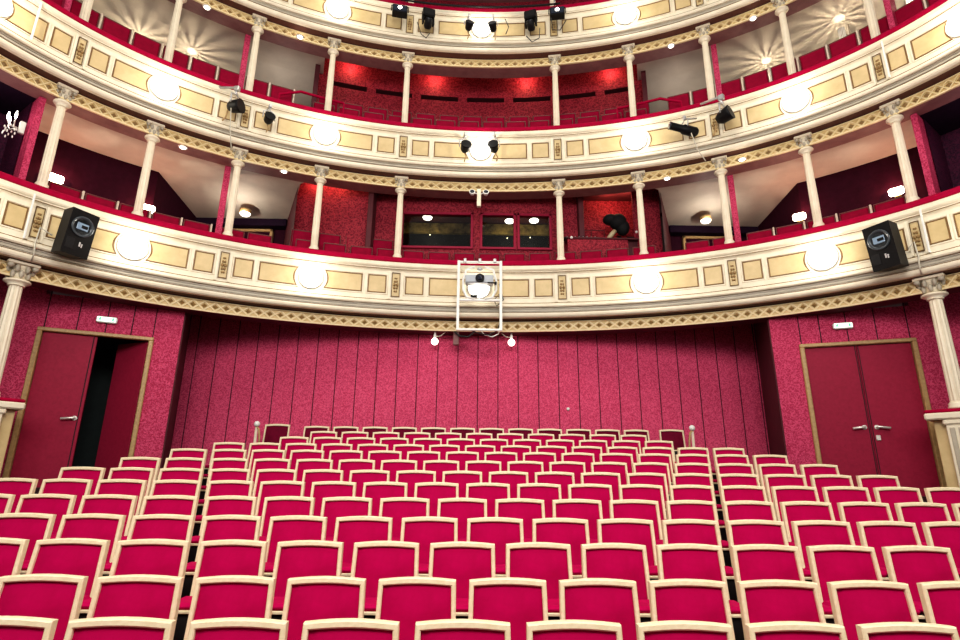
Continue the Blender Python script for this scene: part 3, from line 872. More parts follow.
# radial partitions
def partition(i, off0, off1, z0, z1, name, mat, th=.034):
    mb = MB()
    pts = [(i-th, off0), (i+th, off0), (i+th, off1), (i-th, off1)]
    vs = [C(u, o, z) for z in (z0, z1) for (u, o) in pts]
    mb.add(vs, [(3,2,1,0),(4,5,6,7),(0,1,5,4),(1,2,6,5),(2,3,7,6),(3,0,4,7)])
    return struct(mb.build(name, mat), 'red fabric partition between balcony boxes')
for T, zt in ((1, 7.66), (2, 11.1), (3, 14.4)):
    s = SH[T]
    for i, d in ((-5.17,-.50),(5.17,-.50),(-3.10,-.62),(3.10,-.62)):
        if T == 3 and abs(i) < 4: continue
        partition(i, -.16 if abs(i) > 4 else -.30, d, 5.05+s, zt, 'wall_partition_%d' % T, 'damask')
# dark side boxes beyond the outer columns, lower tier
for sg, nm in ((-1,'left'),(1,'right')):
    q = rng(-7.2,-5.19,.2) if sg < 0 else rng(5.19,7.2,.2)
    mb = MB(); mb.grid([[C(u,-1.3,z) for u in q] for z in (5.05, 7.7)]); mb.grid([[C(sg*5.215,o_,z) for o_ in (-.45,-1.35)] for z in (5.05, 7.7)])
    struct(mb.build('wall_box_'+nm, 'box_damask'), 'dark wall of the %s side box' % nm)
    mb = MB(); mb.grid([[C(u,o_,7.60) for u in q] for o_ in (-.30,-1.4)])
    struct(mb.build('ceiling_box_'+nm, 'navy_wall'), 'dark ceiling of the %s side box' % nm)

# ---- middle tier
Z2 = 11.02
for sg, nm in ((-1,'left'),(1,'right')):
    idx = rng(-7.2, -2.1, .15) if sg < 0 else rng(2.1, 7.2, .15)
    c = MB(); c.grid([[C(q, off, z) for off, z in ((-.30,Z2),(-1.2,Z2),(-3.6,10.75))] for q in idx])
    struct(c.build('ceiling_middle_'+nm, 'ceil'), 'pale plaster ceiling over the middle balcony, %s' % nm)
    w_ = MB(); w_.grid([[C(q, -3.0, z) for q in idx] for z in (8.2, 10.9)])
    struct(w_.build('wall_middle_'+nm, 'dark_wall'), 'back wall of the middle balcony, %s' % nm)
    e = -2.18 if sg < 0 else 2.18
    partition(e, -.75, -3.0, 8.2, 11.5, 'wall_middle_end_'+nm, 'soffit_dark', .03)
cwall = MB(); q = rng(-2.2, 2.2, .1)
cwall.grid([[C(u,-1.05,z) for u in q] for z in (8.2, 10.76)]); cwall.grid([[C(u,-1.05,z) for u in q] for z in (10.89, 11.6)])
mw = sroot('wall_middle_centre', 'red damask wall with narrow dark slots behind the middle balcony seats')
cwall.build('wall_surface', 'damask_deep', mw)
for a in (-1.62,-1.06,-.5,.06,.62,1.18,1.70):
    pass
cuts = [(-2.2,-2.02),(-1.52,-1.40),(-.92,-.80),(-.30,-.18),(.32,.44),(.94,1.06),(1.54,1.66),(2.06,2.2)]
b_ = MB()
for a, b in cuts: b_.grid([[C(u,-1.05,z) for u in rng(a,b,.06)] for z in (10.76,10.89)])
b_.build('wall_pier', 'damask_deep', mw)
b_ = MB(); b_.grid([[C(u,-1.30,z) for u in q] for z in (10.6,11.0)]); b_.build('slot_back', 'black_rough', mw)
b_ = MB(); b_.grid([[C(u,o_,10.76) for u in q] for o_ in (-1.05,-1.30)]); b_.grid([[C(u,o_,10.89) for u in q] for o_ in (-1.05,-1.30)]); b_.build('slot_edge', 'soffit_dark', mw)
b_ = MB(); b_.grid([[C(u,o_,11.55) for u in rng(-2.25,2.25,.1)] for o_ in (-.30,-1.2)])
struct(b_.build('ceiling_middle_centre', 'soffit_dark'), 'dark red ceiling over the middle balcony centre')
# ---- upper tier
mb = MB(); mb.grid([[C(u,-1.6,z) for u in rng(IA,IB,.15)] for z in (11.5,15.0)])
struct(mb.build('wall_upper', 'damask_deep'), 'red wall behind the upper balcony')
mb = MB(); mb.grid([[C(u,o_,14.5) for u in rng(IA,IB,.15)] for o_ in (.1,-3.0)])
struct(mb.build('ceiling_upper', 'soffit'), 'ceiling over the upper balcony')

# ------------------------------------------------------------------ balcony seats
def make_balcony_seat(label, group, pegs=True, h=.62):
    t = thing('balcony_chair', label, 'seat', group=group)
    mb = MB(); mb.bbox(-.215, .215, -.035, .035, .08, h-.02, .02).build('backrest', 'bal_seat', t)
    mb = MB(); mb.bbox(-.232, .232, -.028, .03, h-.03, h, .008); mb.bbox(-.235,-.215,-.028,.03,.05,h-.01,.006); mb.bbox(.215,.235,-.028,.03,.05,h-.01,.006)
    mb.build('back_frame', 'bal_wood', t)
    mb = MB(); mb.bbox(-.215, .215, -.16, -.04, .02, .10, .02).build('seat_cushion', 'bal_seat', t)
    if pegs: MB().bbox(.238, .272, -.05, .02, .02, h+.01, .008).build('arm_post', 'peg', t)
    for sx in (-.19, .19): MB().box(sx-.02, sx+.02, -.10, .02, -.25, .06).build('leg', 'bal_wood', t)
    return t
bs = {}
def bseat(key, x, y, z, rz, label, group, pegs=True, h=.62):
    if key not in bs:
        bs[key] = make_balcony_seat(label, group, pegs, h); bs[key].location = (x, y, z); bs[key].rotation_euler = (0,0,rz)
    else: dup(bs[key], (x, y, z), rz, label, group)
def arcstep(i, d):
    x, y, _ = cpt(i, -.4); x2, y2, _ = cpt(i+.01, -.4)
    return d/(math.hypot(x2-x, y2-y)/.01)
def seat_run(T, i0, i1, off, zb, key, desc, pegs=True, gap=.52, h=.62):
    """seats from i0 to i1 (signed) along the rail"""
    i = i0; n = 0; sg = 1 if i1 > i0 else -1
    while (i-i1)*sg < 0:
        x, y, t = cpt(i, off); n += 1
        bseat(key, x, y, zb, t, 'dark red %s, %s %s' % (desc[0], ORD[n], desc[1]), desc[2], pegs, h)
        i += sg*arcstep(i, gap)
for sg, nm in ((-1,'left'),(1,'right')):
    seat_run(1, sg*4.72, sg*3.25, -.42, 5.68, 'low', ('seat behind the lower balcony rail, %s side' % nm, 'from the outer column', 'side seats behind the lower rail'))
    seat_run(1, sg*2.95, sg*2.45, -.42, 5.68, 'lowp', ('low seat by the lower rail in the %s passage bay' % nm, 'along', 'passage seats behind the lower rail'), False)
    seat_run(2, sg*6.1, sg*2.55, -.36, 9.24, 'mid', ('seat behind the middle balcony rail, %s side' % nm, 'from the outer end', 'side seats behind the middle rail'))
seat_run(1, -2.08, 2.15, -.33, 5.67, 'cen', ('front seat under the control windows on the lower balcony', 'from left', 'front centre seats on the lower balcony'), False, .56)
seat_run(1, -2.15, -.95, -.66, 6.02, 'cen2', ('seat in the left alcove second row, lower balcony', 'from left', 'second row alcove seats'), False, .56)
seat_run(1, -.75, 1.15, -.40, 5.62, 'cen3', ('second row seat right under the control windows', 'from left', 'second row centre seats'), False, .56) if False else None
seat_run(2, -2.05, 2.1, -.34, 9.05, 'cm', ('front seat on the middle balcony centre', 'from left', 'front centre seats on the middle balcony'), False, .56)
seat_run(2, -2.0, 2.1, -.66, 9.42, 'cm2', ('second row seat on the middle balcony centre', 'from left', 'second row seats on the middle balcony'), False, .56)
seat_run(3, -1.9, 2.0, -.34, 12.24, 'cu', ('seat behind the upper balcony rail', 'from left', 'seats behind the upper rail'), False, .56)

# ------------------------------------------------------------------ wall lights, sconces
sc0 = None
for px, py, lab in ((55,181,'glowing sconce on the plum wall beside the leftmost lower column'), (148,211,'glowing sconce just right of the second lower column from left'), (800,219,'glowing sconce just left of the second lower column from right'), (897,194,'glowing sconce beside the rightmost lower column')):
    # on the curved wall at offset -1.38
    d = fw + r2*((px-480)/FPX) - u2*((py-320)/FPX)
    best = None
    for q in rng(-7, 7, .01):
        x, y, t_ = cpt(q, -1.36)
        e = abs(x*d.y - y*d.x)/math.hypot(d.x, d.y)
        if y > 3 and (best is None or e < best[0]): best = (e, q, x, y, t_)
    _, q, x, y, t_ = best; z = CZ + d.z*math.hypot(x, y)/math.hypot(d.x, d.y) + .03
    if sc0 is None:
        sc0 = thing('wall_sconce', lab, 'wall lamp', (x, y, z), t_, 'glowing wall sconces')
        MB().bbox(-.12, .12, -.10, -.02, -.075, .075, .03).build('shade', 'sconce', sc0)
        MB().bbox(-.05, .05, -.03, .07, -.09, .03, .01).build('bracket', 'trim_brown', sc0)
    else: dup(sc0, (x, y, z), t_, lab)
    lx, ly, _ = cpt(q, -1.18)
    lamp('sconce_light', 'POINT', (lx, ly, z+.05), 13, (1,.42,.27), .06)
# crystal sconce in the far left box
d = fw + r2*((25-480)/FPX) - u2*((128-320)/FPX)
best = min(((abs(cpt(-5.33,o_)[0]*d.y-cpt(-5.33,o_)[1]*d.x), o_) for o_ in rng(-1.2,-.2,.01)))
x, y, t_ = cpt(-5.33, best[1]); t_ -= PI/2; z = CZ + d.z*math.hypot(x, y)/math.hypot(d.x, d.y)
t = thing('crystal_sconce', 'glass crystal sconce on the dark wall of the far left box', 'wall lamp', (x, y, z), t_)
MB().bbox(-.03,.03,.02,.10,-.12,.10,.01).build('backplate', 'chrome', t)
a = MB()
for sx in (-1, 1): a.tube([(0,0,-.04),(sx*.08,-.06,-.08),(sx*.13,-.08,-.02),(sx*.13,-.08,.04)], .010, 6)
a.tube([(0,0,-.04),(0,-.1,-.06),(0,-.14,.04)], .010, 6); a.build('arms', 'chrome', t)
a = MB()
for sx, sy in ((-.13,-.08),(.13,-.08),(0,-.14)): MB().lathe([(.014,.04),(.018,.10),(.006,.17)], 8, Matrix.Translation((sx,sy,0))).build('candle_bulb', 'bulb', t)
a = MB()
for k in range(16):
    an = 2*PI*k/16; a.sphere(.018, (.13*cos(an), -.08+.07*sin(an), -.10-.05*(k % 3)), (.7,.7,1.5), 6, 4)
a.build('crystal_drops', 'chrome', t)

lamp('box_light', 'POINT', (x-.25, y-.2, z+.1), 5, (1,.8,.75))
xb, yb, _ = cpt(5.7, -.6); lamp('box_light', 'POINT', (xb, yb, z), 5, (1,.7,.75))  # added fill without a fitting, lightens the dark right box
# finned uplights throwing rays on the middle tier ceiling, and domes in the passages
up0 = None
ups = [(192,50,'left of the third column'), (140,34,'near the second column from left'), (55,-8,'far left'), (766,60,'right of the third column'), (839,19,'near the second column from right'), (905,-18,'far right')]
for px, py, ds in ups:
    p = pixz(px, py, Z2-.02); x, y, z, t_ = p.x, p.y, Z2-.62, 0
    lab = 'small slatted lamp under the middle balcony ceiling, %s' % ds
    if up0 is None:
        up0 = thing('slatted_uplight', lab, 'lamp', (x, y, z), t_, 'slatted lamps of the middle balcony')
        f = MB()
        for k in range(14):
            f.box(.058, .064, -.0085, .0085, -.06, .34, Matrix.Rotation(2*PI*k/14, 4, 'Z'))
        f.build('slats', 'white', up0)
        MB().lathe([(.02,-.09),(.10,-.07),(.10,-.06)], 14).build('cup', 'white', up0)
        MB().tube([(.0,.0,-.08),(.17,0,-.08),(.17,0,.46)], .010, 6).build('stem', 'peg', up0)
    else: dup(up0, (x, y, z), t_, lab)
    lamp('uplight', 'POINT', (x, y, z), 40, (1,.85,.62), .012)
for q, ds in ((-4.45,'left side, near the second column'), (-3.45,'left side, near the third column'), (4.45,'right side, near the second column'), (3.45,'right side, near the third column')):  # added lamps, out of sight, to throw rays on the lower ceilings
    x, y, t_ = cpt(q, -.82)
    dup(up0, (x, y, 5.80), t_, 'added slatted lamp hidden behind the lower balcony chairs, %s' % ds, 'added slatted lamps of the lower balcony')
    lamp('uplight', 'POINT', (x, y, 5.80), 34, (1,.88,.7), .012)
dm0 = None
for px, py, nm in ((245,214.5,'left'),(706,221.5,'right')):
    p = pixz(px, py, 7.30)
    if p.y > 12.3: p = pixat(px, py, 12.2)
    lab = 'lit dome lamp on the pale ceiling of the %s passage' % nm
    if dm0 is None:
        dm0 = thing('ceiling_dome_lamp', lab, 'lamp', p, 0, 'passage dome lamps')
        MB().lathe([(.02,-.035),(.08,-.025),(.11,0),(.115,.02),(.115,.04)], 16).build('dome', 'dullglow', dm0)
        MB().lathe([(.125,.03),(.125,.12)], 16).build('rim', 'trim_brown', dm0)
    else: dup(dm0, p, 0, lab)
    lamp('passage_light', 'POINT', (p.x, p.y-.35, p.z-.25), 16, (1,.93,.8), .1)
# recessed downlights in the beams
dl0 = None
for px, py, T, ds in ((207,7.5,3,'left end'),(753,18.5,3,'right end'),(300,37,3,'left of the middle'),(671,46,3,'right of the middle'),(183,147.5,2,'left end'),(742,159.5,2,'right end'),(284,171.5,2,'left of the middle'),(667,178.5,2,'right of the middle')):
    p = pixz(px, py, 4.392+SH[T])
    lab = 'small recessed downlight under the %s balcony, %s' % (tiername[T], ds)
    if dl0 is None:
        dl0 = thing('downlight', lab, 'downlight', p, 0, 'recessed downlights')
        MB().lathe([(.055,-.006),(.08,-.006),(.085,.004)], 14, cap=False).build('trim_ring', 'white', dl0)
        MB().lathe([(.055,-.004),(.055,.0)], 14).build('lens', 'bulb', dl0)
    else: dup(dl0, p, 0, lab)

# ------------------------------------------------------------------ red handrails on the middle tier
for sg, nm in ((-1,'left'),(1,'right')):
    x0_, y0_, t_ = cpt(sg*2.52, -.12); z0_ = 9.155
    t = thing('red_handrail', 'red bent handrail on the %s end of the middle balcony centre' % nm, 'handrail', (x0_, y0_, z0_), 0, 'red handrails')
    pts = []
    for q, h in ((2.62,-.02),(2.62,.34),(2.36,.54),(2.02,.50),(1.80,.48)):
        x, y, _ = cpt(sg*q, -.12); pts.append((x-x0_, y-y0_, h))
    MB().tube(pts, .03, 8).build('rail', 'velvet', t)
    u = MB()
    for q, h in ((2.02,.50),(1.80,.48)):
        x, y, _ = cpt(sg*q, -.12); u.tube([(x-x0_,y-y0_,0),(x-x0_,y-y0_,h)], .022, 6)
    u.build('uprights', 'velvet', t)

# ------------------------------------------------------------------ loudspeakers
def speaker(px, py, sg, nm):
    d = fw + r2*((px-480)/FPX) - u2*((py-320)/FPX)
    best = min(((abs(cpt(q,.66)[0]*d.y-cpt(q,.66)[1]*d.x), q) for q in (rng(-6,-3,.01) if sg < 0 else rng(3,6,.01))))
    x, y, t_ = cpt(best[1], .66); z = CZ + d.z*math.hypot(x, y)/math.hypot(d.x, d.y)
    rz = math.radians(66) if sg < 0 else math.radians(-66)
    t = thing('loudspeaker', 'black loudspeaker bracketed to the lower balcony front on the %s' % nm, 'loudspeaker', (x, y, z), rz, 'balcony loudspeakers')
    t.rotation_euler = (math.radians(8), 0, rz)
    w_, h_, dp = .20, .36, .30
    vs = [(-w_,-dp/2,-h_),(w_,-dp/2,-h_),(w_*.72,dp/2+.04,-h_*.98),(-w_*.72,dp/2+.04,-h_*.98),(-w_,-dp/2,h_),(w_,-dp/2,h_),(w_*.72,dp/2+.04,h_*.98),(-w_*.72,dp/2+.04,h_*.98)]
    MB().add(vs, [(0,3,2,1),(4,5,6,7),(0,1,5,4),(1,2,6,5),(2,3,7,6),(3,0,4,7)]).build('cabinet', 'black', t)
    F = Matrix.Translation((0,-dp/2,.11)) @ Matrix.Rotation(PI/2, 4, 'X')
    MB().lathe([(.165,.0),(.165,.012),(.15,.016),(.13,.004),(.09,-.02)], 24, F).build('horn_flange', 'horn', t)
    MB().bbox(-.085,.085,-dp/2-.012,-dp/2-.002,.055,.165,.01).build('horn_mouth', 'horn_reflection', t)
    MB().bbox(-.02,.075,-dp/2-.016,-dp/2-.008,.085,.135,.006).build('horn_throat', 'black', t)
    gr = MB(); gr.bbox(-.17,-.05,-dp/2-.004,-dp/2,-.27,-.10,.01); gr.build('bass_port', 'black_rough', t)
    lg = MB(); lg.bbox(.02,.045,-dp/2-.004,-dp/2,-.20,-.13,.003); lg.bbox(.055,.075,-dp/2-.004,-dp/2,-.21,-.15,.003); lg.build('badge', 'steel', t)
    b = MB(); b.bbox(-.03,.03,dp/2,dp/2+.12,-.06,.06,.01); b.bbox(-.06,.06,dp/2+.09,dp/2+.13,-.2,.2,.01); b.build('bracket', 'black', t)
    return t, (x, y, z)
sp1 = speaker(75, 234, -1, 'left'); sp2 = speaker(886, 247, 1, 'right')
for (t, (x, y, z)), sg, nm in ((sp1, -1, 'left'), (sp2, 1, 'right')):
    xa, ya, _ = cpt(sg*4.98, .42)
    o = MB().tube([(x+sg*.30, y-.05, z-.05),(xa,ya,5.15),(xa+sg*.02,ya,4.9),(xa-sg*.02,ya-.02,4.72),(xa+sg*.05,ya+.05,4.62)], .012, 6).build('speaker_cable', 'cable_pale')
    tag(o, 'pale cable drooping from the %s loudspeaker down the balcony front' % nm, 'cable', 'speaker cables')

# ------------------------------------------------------------------ projector in its white cradle
def onfront(px, py, off):
    d = fw + r2*((px-480)/FPX) - u2*((py-320)/FPX)
    q = min(((abs(cpt(q,off)[0]*d.y-cpt(q,off)[1]*d.x), q) for q in rng(-6,6,.01)))[1]
    x, y, t_ = cpt(q, off); return Vector((x, y, CZ + d.z*math.hypot(x, y)/math.hypot(d.x, d.y))), t_, q
a, _, _ = onfront(459, 262, .62); b, _, _ = onfront(500.5, 330, .62)
cx = (a.x+b.x)/2; hw_ = (b.x-a.x)/2; y_ = a.y; z1_, z0_ = a.z, b.z
t = thing('projector_cradle', 'white tubular cradle hanging on the middle of the lower balcony front', 'cradle', (cx, y_, z0_))
H_ = z1_-z0_
for sx in (-1, 1): MB().bbox(sx*hw_-.028, sx*hw_+.028, -.03, .03, -.02, H_+.03, .008).build('side_tube', 'white', t)
for z in (0, H_*.43, H_): MB().bbox(-hw_, hw_, -.025, .025, z-.022, z+.022, .008).build('cross_tube', 'white', t)
for sx in (-1, 1): MB().tube([(sx*hw_,0,H_),(sx*hw_,.5,H_+.03),(sx*hw_,.55,H_-.1)], .025, 8).build('hook', 'white', t)
yk = MB()
for sx in (-1, 1): yk.tube([(sx*.10,-.02,H_*.93),(sx*.27,-.02,H_*.88),(sx*.33,-.02,H_*.72),(sx*.33,-.02,H_*.58),(sx*.26,-.02,H_*.47),(sx*.10,-.02,H_*.44)], .022, 8)
yk.build('yoke', 'white', t)
cl = MB()
for sx in (-.3, 0, .3): cl.bbox(sx-.03, sx+.03, -.05, .03, H_-.02, H_+.07, .01)
cl.sphere(.05, (0,-.05,H_*.88), (1.2,.8,.8), 10, 6); cl.build('clamps', 'steel', t)
p, _, _ = onfront(479, 279.5, .70)
t2 = thing('projector', 'pale projector with a round dark lens held in the white cradle', 'projector', p)
MB().bbox(-.28, .28, -.06, .17, -.085, .085, .02).build('body', 'casing', t2)
MB().lathe([(.088,0),(.088,.05),(.07,.055)], 18, Matrix.Translation((.01,-.06,0)) @ Matrix.Rotation(PI/2, 4, 'X')).build('lens_barrel', 'black', t2)
MB().lathe([(.055,0),(.03,.012)], 16, Matrix.Translation((.01,-.115,0)) @ Matrix.Rotation(PI/2, 4, 'X')).build('lens', 'lens', t2)
bx_ = MB(); bx_.bbox(.16,.30,-.075,-.06,-.10,-.075,.005); bx_.bbox(.30,.345,-.05,.02,-.11,-.05,.01); bx_.build('plug', 'black', t2)
p, _, _ = onfront(474, 299, .60)
o = MB().bbox(-.07,.07,-.03,.03,.035,.085,.01).build('power_block', 'black', None, p); tag(o, 'small black block on the lower bar of the white cradle', 'power block')
cb = []
for px, py in ((499,284),(503,300),(497,306),(494,300),(499,294),(502,312),(500,322),(497,331),(488,335),(478,333),(470,330)):
    q, _, _ = onfront(px, py, .56); cb.append(q)
o = MB().tube(cb, .012, 6).build('hanging_wire', 'cable'); tag(o, 'looped black cable hanging at the right side of the cradle', 'cable')
cb = [onfront(px, py, .50)[0] for px, py in ((480,330),(485,335),(492,337),(498,334),(500,330))]
o = MB().tube(cb, .013, 6).build('hanging_wire', 'white'); tag(o, 'white cable sagging below the cradle', 'cable')
# ball lamps hanging below the frieze, small pale box between
b0 = None
for px, py, sg, nm in ((434.5,341.5,1,'left'),(511.5,342.5,-1,'right')):
    p, _, _ = onfront(px, py, -.05)
    lab = 'small white ball lamp hanging below the frieze, %s of the cradle' % nm
    h = 4.40 - p.z
    t = thing('ball_lamp', lab, 'lamp', p, 0, 'ball lamps under the frieze')
    MB().sphere(.075, n=14, m=8).build('globe', 'dullglow', t)
    MB().lathe([(.03,.06),(.03,.14),(.02,.16),(.018,h)], 10).build('stem', 'white', t)
    MB().tube([(0,0,.10),(sg*.12,0,.12),(sg*.24,-.02,.22),(sg*.26,0,h)], .010, 6).build('cord', 'cable_pale', t)
p, _, _ = onfront(456, 341, -.02)
o = MB().bbox(-.06,.06,-.05,.05,-.09,4.40-p.z,.01).build('mount_box', 'soffit', None, p); tag(o, 'small dull box under the frieze left of the cradle', 'box')
p, _, _ = onfront(462, 335.5, .1)
o = MB().tube([(-.16,0,.08),(-.06,0,-.01),(.12,0,-.03),(.26,0,.09)], .02, 6).build('hanging_wire', 'cable', None, p); tag(o, 'black cable bundle drooping under the left foot of the cradle', 'cable')

# stub post with twin floodlights under the middle balcony
p = pixat(479, 196, 10.85)
t = thing('hanging_twin_floodlight', 'white twin floodlight on a short hanging post above the control windows', 'floodlight', (p.x, 10.85, 7.60))
MB().bbox(-.045,.045,-.045,.045,-.42,.0,.01).build('post', 'cream', t)
for sx in (-1, 1):
    hd = MB().lathe([(.045,-.03),(.06,.03),(.065,.06)], 12, Matrix.Translation((sx*.15,-.06,-.13)) @ Matrix.Rotation(PI/2-.3, 4, 'X')).build('head', 'white', t)
    MB().lathe([(.05,.062),(.02,.066)], 12, Matrix.Translation((sx*.15,-.06,-.13)) @ Matrix.Rotation(PI/2-.3, 4, 'X')).build('lens', 'lens', hd)
    MB().tube([(0,0,-.12),(sx*.1,-.03,-.1),(sx*.15,-.04,-.12)], .014, 6).build('arm', 'white', t)

# ------------------------------------------------------------------ stage lights on the upper fronts
def stage_light(px, py, kind, label, rx=0., rz=0., off=.62, sc=1.0):
    p, t_, q = onfront(px, py, off)
    t = thing({'flood':'floodlight','moving':'moving_head_light','small':'par_can','profile':'profile_spotlight'}[kind], label, 'stage light', p, t_+rz, 'stage lights on the balcony fronts')
    t.scale = (sc, sc, sc)
    back = Matrix.Rotation(PI/2, 4, 'X')
    if kind == 'flood':
        MB().bbox(-.17,.17,-.10,.10,-.10,.10,.015).build('housing', 'black', t)
        MB().bbox(-.15,.15,-.112,-.10,-.085,.085,.005).build('front_glass', 'lens', t)
        MB().lathe([(.045,0),(.03,.02)], 12, Matrix.Translation((.0,-.112,.01)) @ back).build('lamp', 'bulb', t)
        y = MB(); y.tube([(-.19,0,0),(-.19,.02,.16),(0,.05,.2),(.19,.02,.16),(.19,0,0)], .014, 6); y.build('yoke', 'black', t)
    elif kind == 'moving':
        MB().bbox(-.17,.17,-.13,.13,.06,.32,.03).build('base_box', 'black', t)
        y = MB(); y.bbox(-.17,-.12,-.06,.06,-.16,.08,.015); y.bbox(.12,.17,-.06,.06,-.16,.08,.015); y.build('yoke', 'black', t)
        MB().lathe([(.08,-.12),(.11,-.06),(.11,.08),(.09,.16)], 14, Matrix.Translation((0,0,-.14)) @ Matrix.Rotation(PI/2+rx, 4, 'X')).build('head', 'black', t)
        MB().lathe([(.08,.161),(.04,.17)], 14, Matrix.Translation((0,0,-.14)) @ Matrix.Rotation(PI/2+rx, 4, 'X')).build('lens', 'lens', t)
    elif kind == 'small':
        A = Matrix.Rotation(PI/2+rx, 4, 'X')
        MB().lathe([(.05,-.10),(.085,-.05),(.095,.06),(.105,.10)], 14, A).build('can', 'black', t)
        MB().lathe([(.088,.095),(.05,.085),(.02,.08)], 14, A).build('lens', 'lens', t)
        y = MB(); y.tube([(-.115,0,0),(-.115,.0,.14),(0,.0,.2),(.115,.0,.14),(.115,0,0)], .012, 6); y.tube([(0,0,.2),(0,.04,.32),(0,.30,.36)], .018, 6); y.build('yoke', 'steel', t)
        c = MB(); c.bbox(-.03,.03,-.03,.05,.26,.34,.01); c.build('clamp', 'steel', t)
        MB().tube([(0,.10,-.02),(.05,.16,-.12),(.02,.18,-.2)], .012, 6).build('tail_bracket', 'trim_brown', t)
    else:
        A = Matrix.Rotation(PI/2+rx, 4, 'X')
        MB().lathe([(.07,-.28),(.10,-.24),(.10,.02),(.075,.06),(.075,.30),(.085,.32)], 14, A).build('barrel', 'black', t)
        MB().lathe([(.07,.322),(.03,.326)], 14, A).build('lens', 'lens', t)
        y = MB(); y.tube([(-.13,0,0),(-.13,.02,.16),(0,.03,.24),(.13,.02,.16),(.13,0,0)], .014, 6); y.tube([(0,.03,.24),(0,.3,.3)], .018, 6); y.build('yoke', 'steel', t)
        MB().bbox(-.03,.03,.0,.06,.22,.32,.01).build('clamp', 'steel', t)
    return t
stage_light(400, 11.5, 'flood', 'boxy black floodlight on the upper balcony front, leftmost of its group')
stage_light(428, 20, 'moving', 'black moving-head stage light hanging left of the upper middle lamp', -.6, .2, sc=.82)
stage_light(469, 26, 'small', 'small dark spotlight just left of the upper middle lamp', -.5, .3, sc=1.0)
stage_light(492.5, 27, 'small', 'small dark spotlight just right of the upper middle lamp', -.5, -.2, sc=1.0)
stage_light(531, 22, 'moving', 'black moving-head stage light hanging right of the upper middle lamp', -.6, -.25, sc=.82)
stage_light(557.5, 13.5, 'flood', 'boxy black floodlight on the upper balcony front, rightmost of its group')
stage_light(235, 106.5, 'small', 'round black spotlight facing out, left on the middle balcony front', 0, .9, sc=1.35)
stage_light(268.5, 119, 'small', 'black spotlight tipped down beside the third middle column from left', -.3, .2)
stage_light(465, 147.5, 'small', 'small black spotlight left of the middle lamp on the middle balcony', -.3, .2, sc=1.1)
stage_light(493.5, 147.5, 'small', 'small black spotlight right of the middle lamp on the middle balcony', -.3, -.2, sc=1.1)
stage_light(684, 129.5, 'profile', 'long black profile spotlight aimed left on the middle balcony front', -.15, -1.0)
stage_light(724.5, 116, 'small', 'stout black spotlight turned aside, right on the middle balcony front', -.2, 1.2, sc=1.45)
# bars that carry them
for nm, T, i0, i1, off, z in (('the upper',3,-1.15,1.1,.52,5.72),):
    pts = [C(q, off, z+SH[T]) for q in rng(i0, i1, .1)]
    t = thing('lighting_bar', 'slim %s bar carrying stage lights on %s balcony front' % ('dark' if T == 3 else 'pale', nm), 'bar', pts[0], 0, 'lighting bars')
    b = Vector(pts[0]); MB().tube([Vector(p)-b for p in pts], .022, 8).build('bar_tube', 'black' if T == 3 else 'steel', t)
    h = MB()
    for q in (i0+.08, i1-.08):
        h.tube([Vector(C(q,off,z+SH[T]))-b, Vector(C(q,off-.03,z+.15+SH[T]))-b, Vector(C(q,.2,z+.18+SH[T]))-b], .018, 6)
    h.build('hooks', 'steel', t)
for pts, lab, mt in ((((417,22),(421,34),(426,38),(430,33)),'thin black cable loop left of the upper lamps','cable'), (((505,19),(509,27),(506,34)),'short curved cable right of the upper middle lamp','cable'), (((526,36),(532,42),(539,38),(540,28)),'black cable loop under the right moving-head light','cable'), (((551,18),(553,30),(560,30),(566,20)),'black cable loop under the rightmost floodlight','cable'),
                     (((231,108),(230,130),(231,150)),'pale hanging wire left on the middle balcony front','cable_pale'), (((691,133),(698,150),(706,161)),'pale wire hanging below the profile spotlight','cable_pale'), (((458,140),(470,137),(490,137),(500,141)),'white cable strung between the two small middle spotlights','white')):
    o = MB().tube([onfront(a, b, .80)[0] for a, b in pts], .010, 6).build('hanging_wire', mt); tag(o, lab, 'cable')
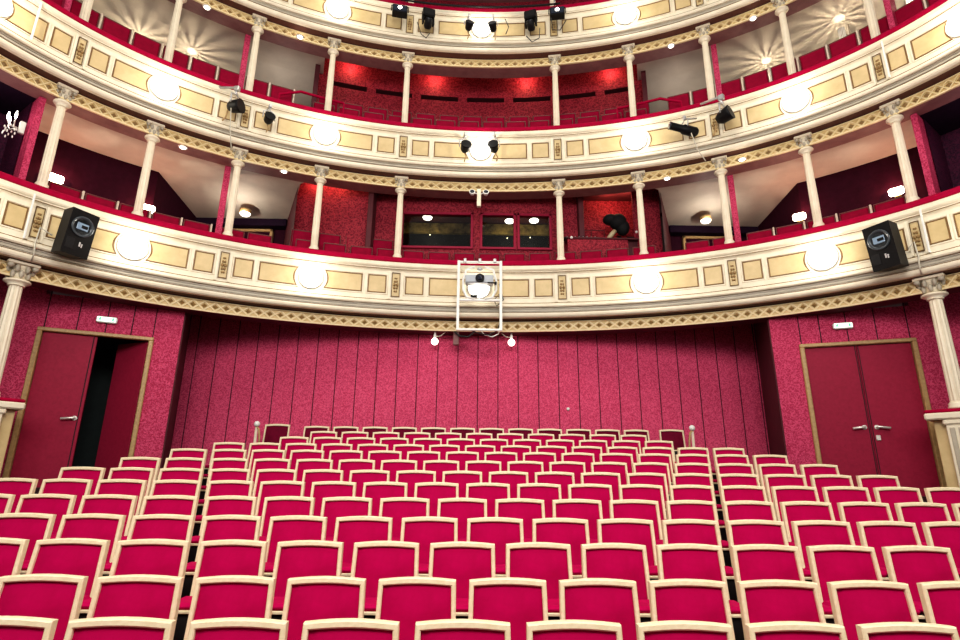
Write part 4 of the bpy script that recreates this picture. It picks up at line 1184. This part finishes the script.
# little white conduits on the fronts
for px, py0, py1, ds in ((34,30,66,'left on the middle balcony front'),(882,44,80,'right on the middle balcony front'),(32,204,245,'left on the lower balcony front'),(922,217,258,'right on the lower balcony front')):
    p, t_, q = onfront(px, py0, .40); 
    p2, _, _ = onfront(px, py1, .40)
    T = 2 if py0 < 120 else 1; zt, zb = 5.66+SH[T], 4.92+SH[T]
    x, y, _ = cpt(q, .40)
    o = MB().bbox(-.013,.013,-.013,.013,zb,zt,.004).build('conduit', 'white', None, (x, y, 0), (0,0,t_)); tag(o, 'thin white vertical conduit, %s' % ds, 'conduit', 'white conduits')

# ------------------------------------------------------------------ lighting
W = bpy.data.worlds.new('world'); S.world = W; W.use_nodes = True
bg = W.node_tree.nodes['Background']; bg.inputs[0].default_value = (1, .93, .88, 1); bg.inputs[1].default_value = .22
k = lamp('stage_wash', 'AREA', (0, -1.5, 7.5), 720, (1,.95,.9), 7, sy=3); aim(k, (0, 9, 3.5))
k = lamp('overhead_fill', 'AREA', (0, 3.0, 14.5), 420, (1,.93,.82), 6, sy=5); aim(k, (0, 6, 2))  # added broad fill from above, stands for no fitting
for sx in (-1, 1):
    k = lamp('side_fill', 'AREA', (sx*5.5, 1.0, 5.5), 90, (1,.95,.9), 1.5); aim(k, (-sx*3.0, 11, 3.5))  # added area fill from either side, no lamp there
# warm spots on the alcove walls
for x, y, z, e in ((-3.1,11.08,7.92,8),(-3.6,11.08,7.9,6),(3.2,11.75,7.95,10),(3.6,11.7,7.95,5)):
    lamp('alcove_spot', 'POINT', (x, y, z), e, (1,.48,.30), .03)
for q in (-1.75, -.62, .62, 1.75):
    x, y, _ = cpt(q, -.82); lamp('wall_graze', 'POINT', (x, y, 11.35), 11, (1,.5,.32), .03)
for sg in (-1, 1):
    for q in (2.6,):
        x, y, _ = cpt(sg*q, -1.4); lamp('tier_fill', 'POINT', (x, y, 10.2), 10, (1,.92,.8), .15)

S.view_settings.view_transform = 'Standard'
S.view_settings.look = 'Medium High Contrast'
S.view_settings.exposure = 0.1
S.cycles.use_denoising = True
S.cycles.max_bounces = 6; S.cycles.diffuse_bounces = 3; S.cycles.glossy_bounces = 3; S.cycles.transmission_bounces = 4
S.cycles.sample_clamp_indirect = 4
S.cycles.caustics_reflective = False; S.cycles.caustics_refractive = False
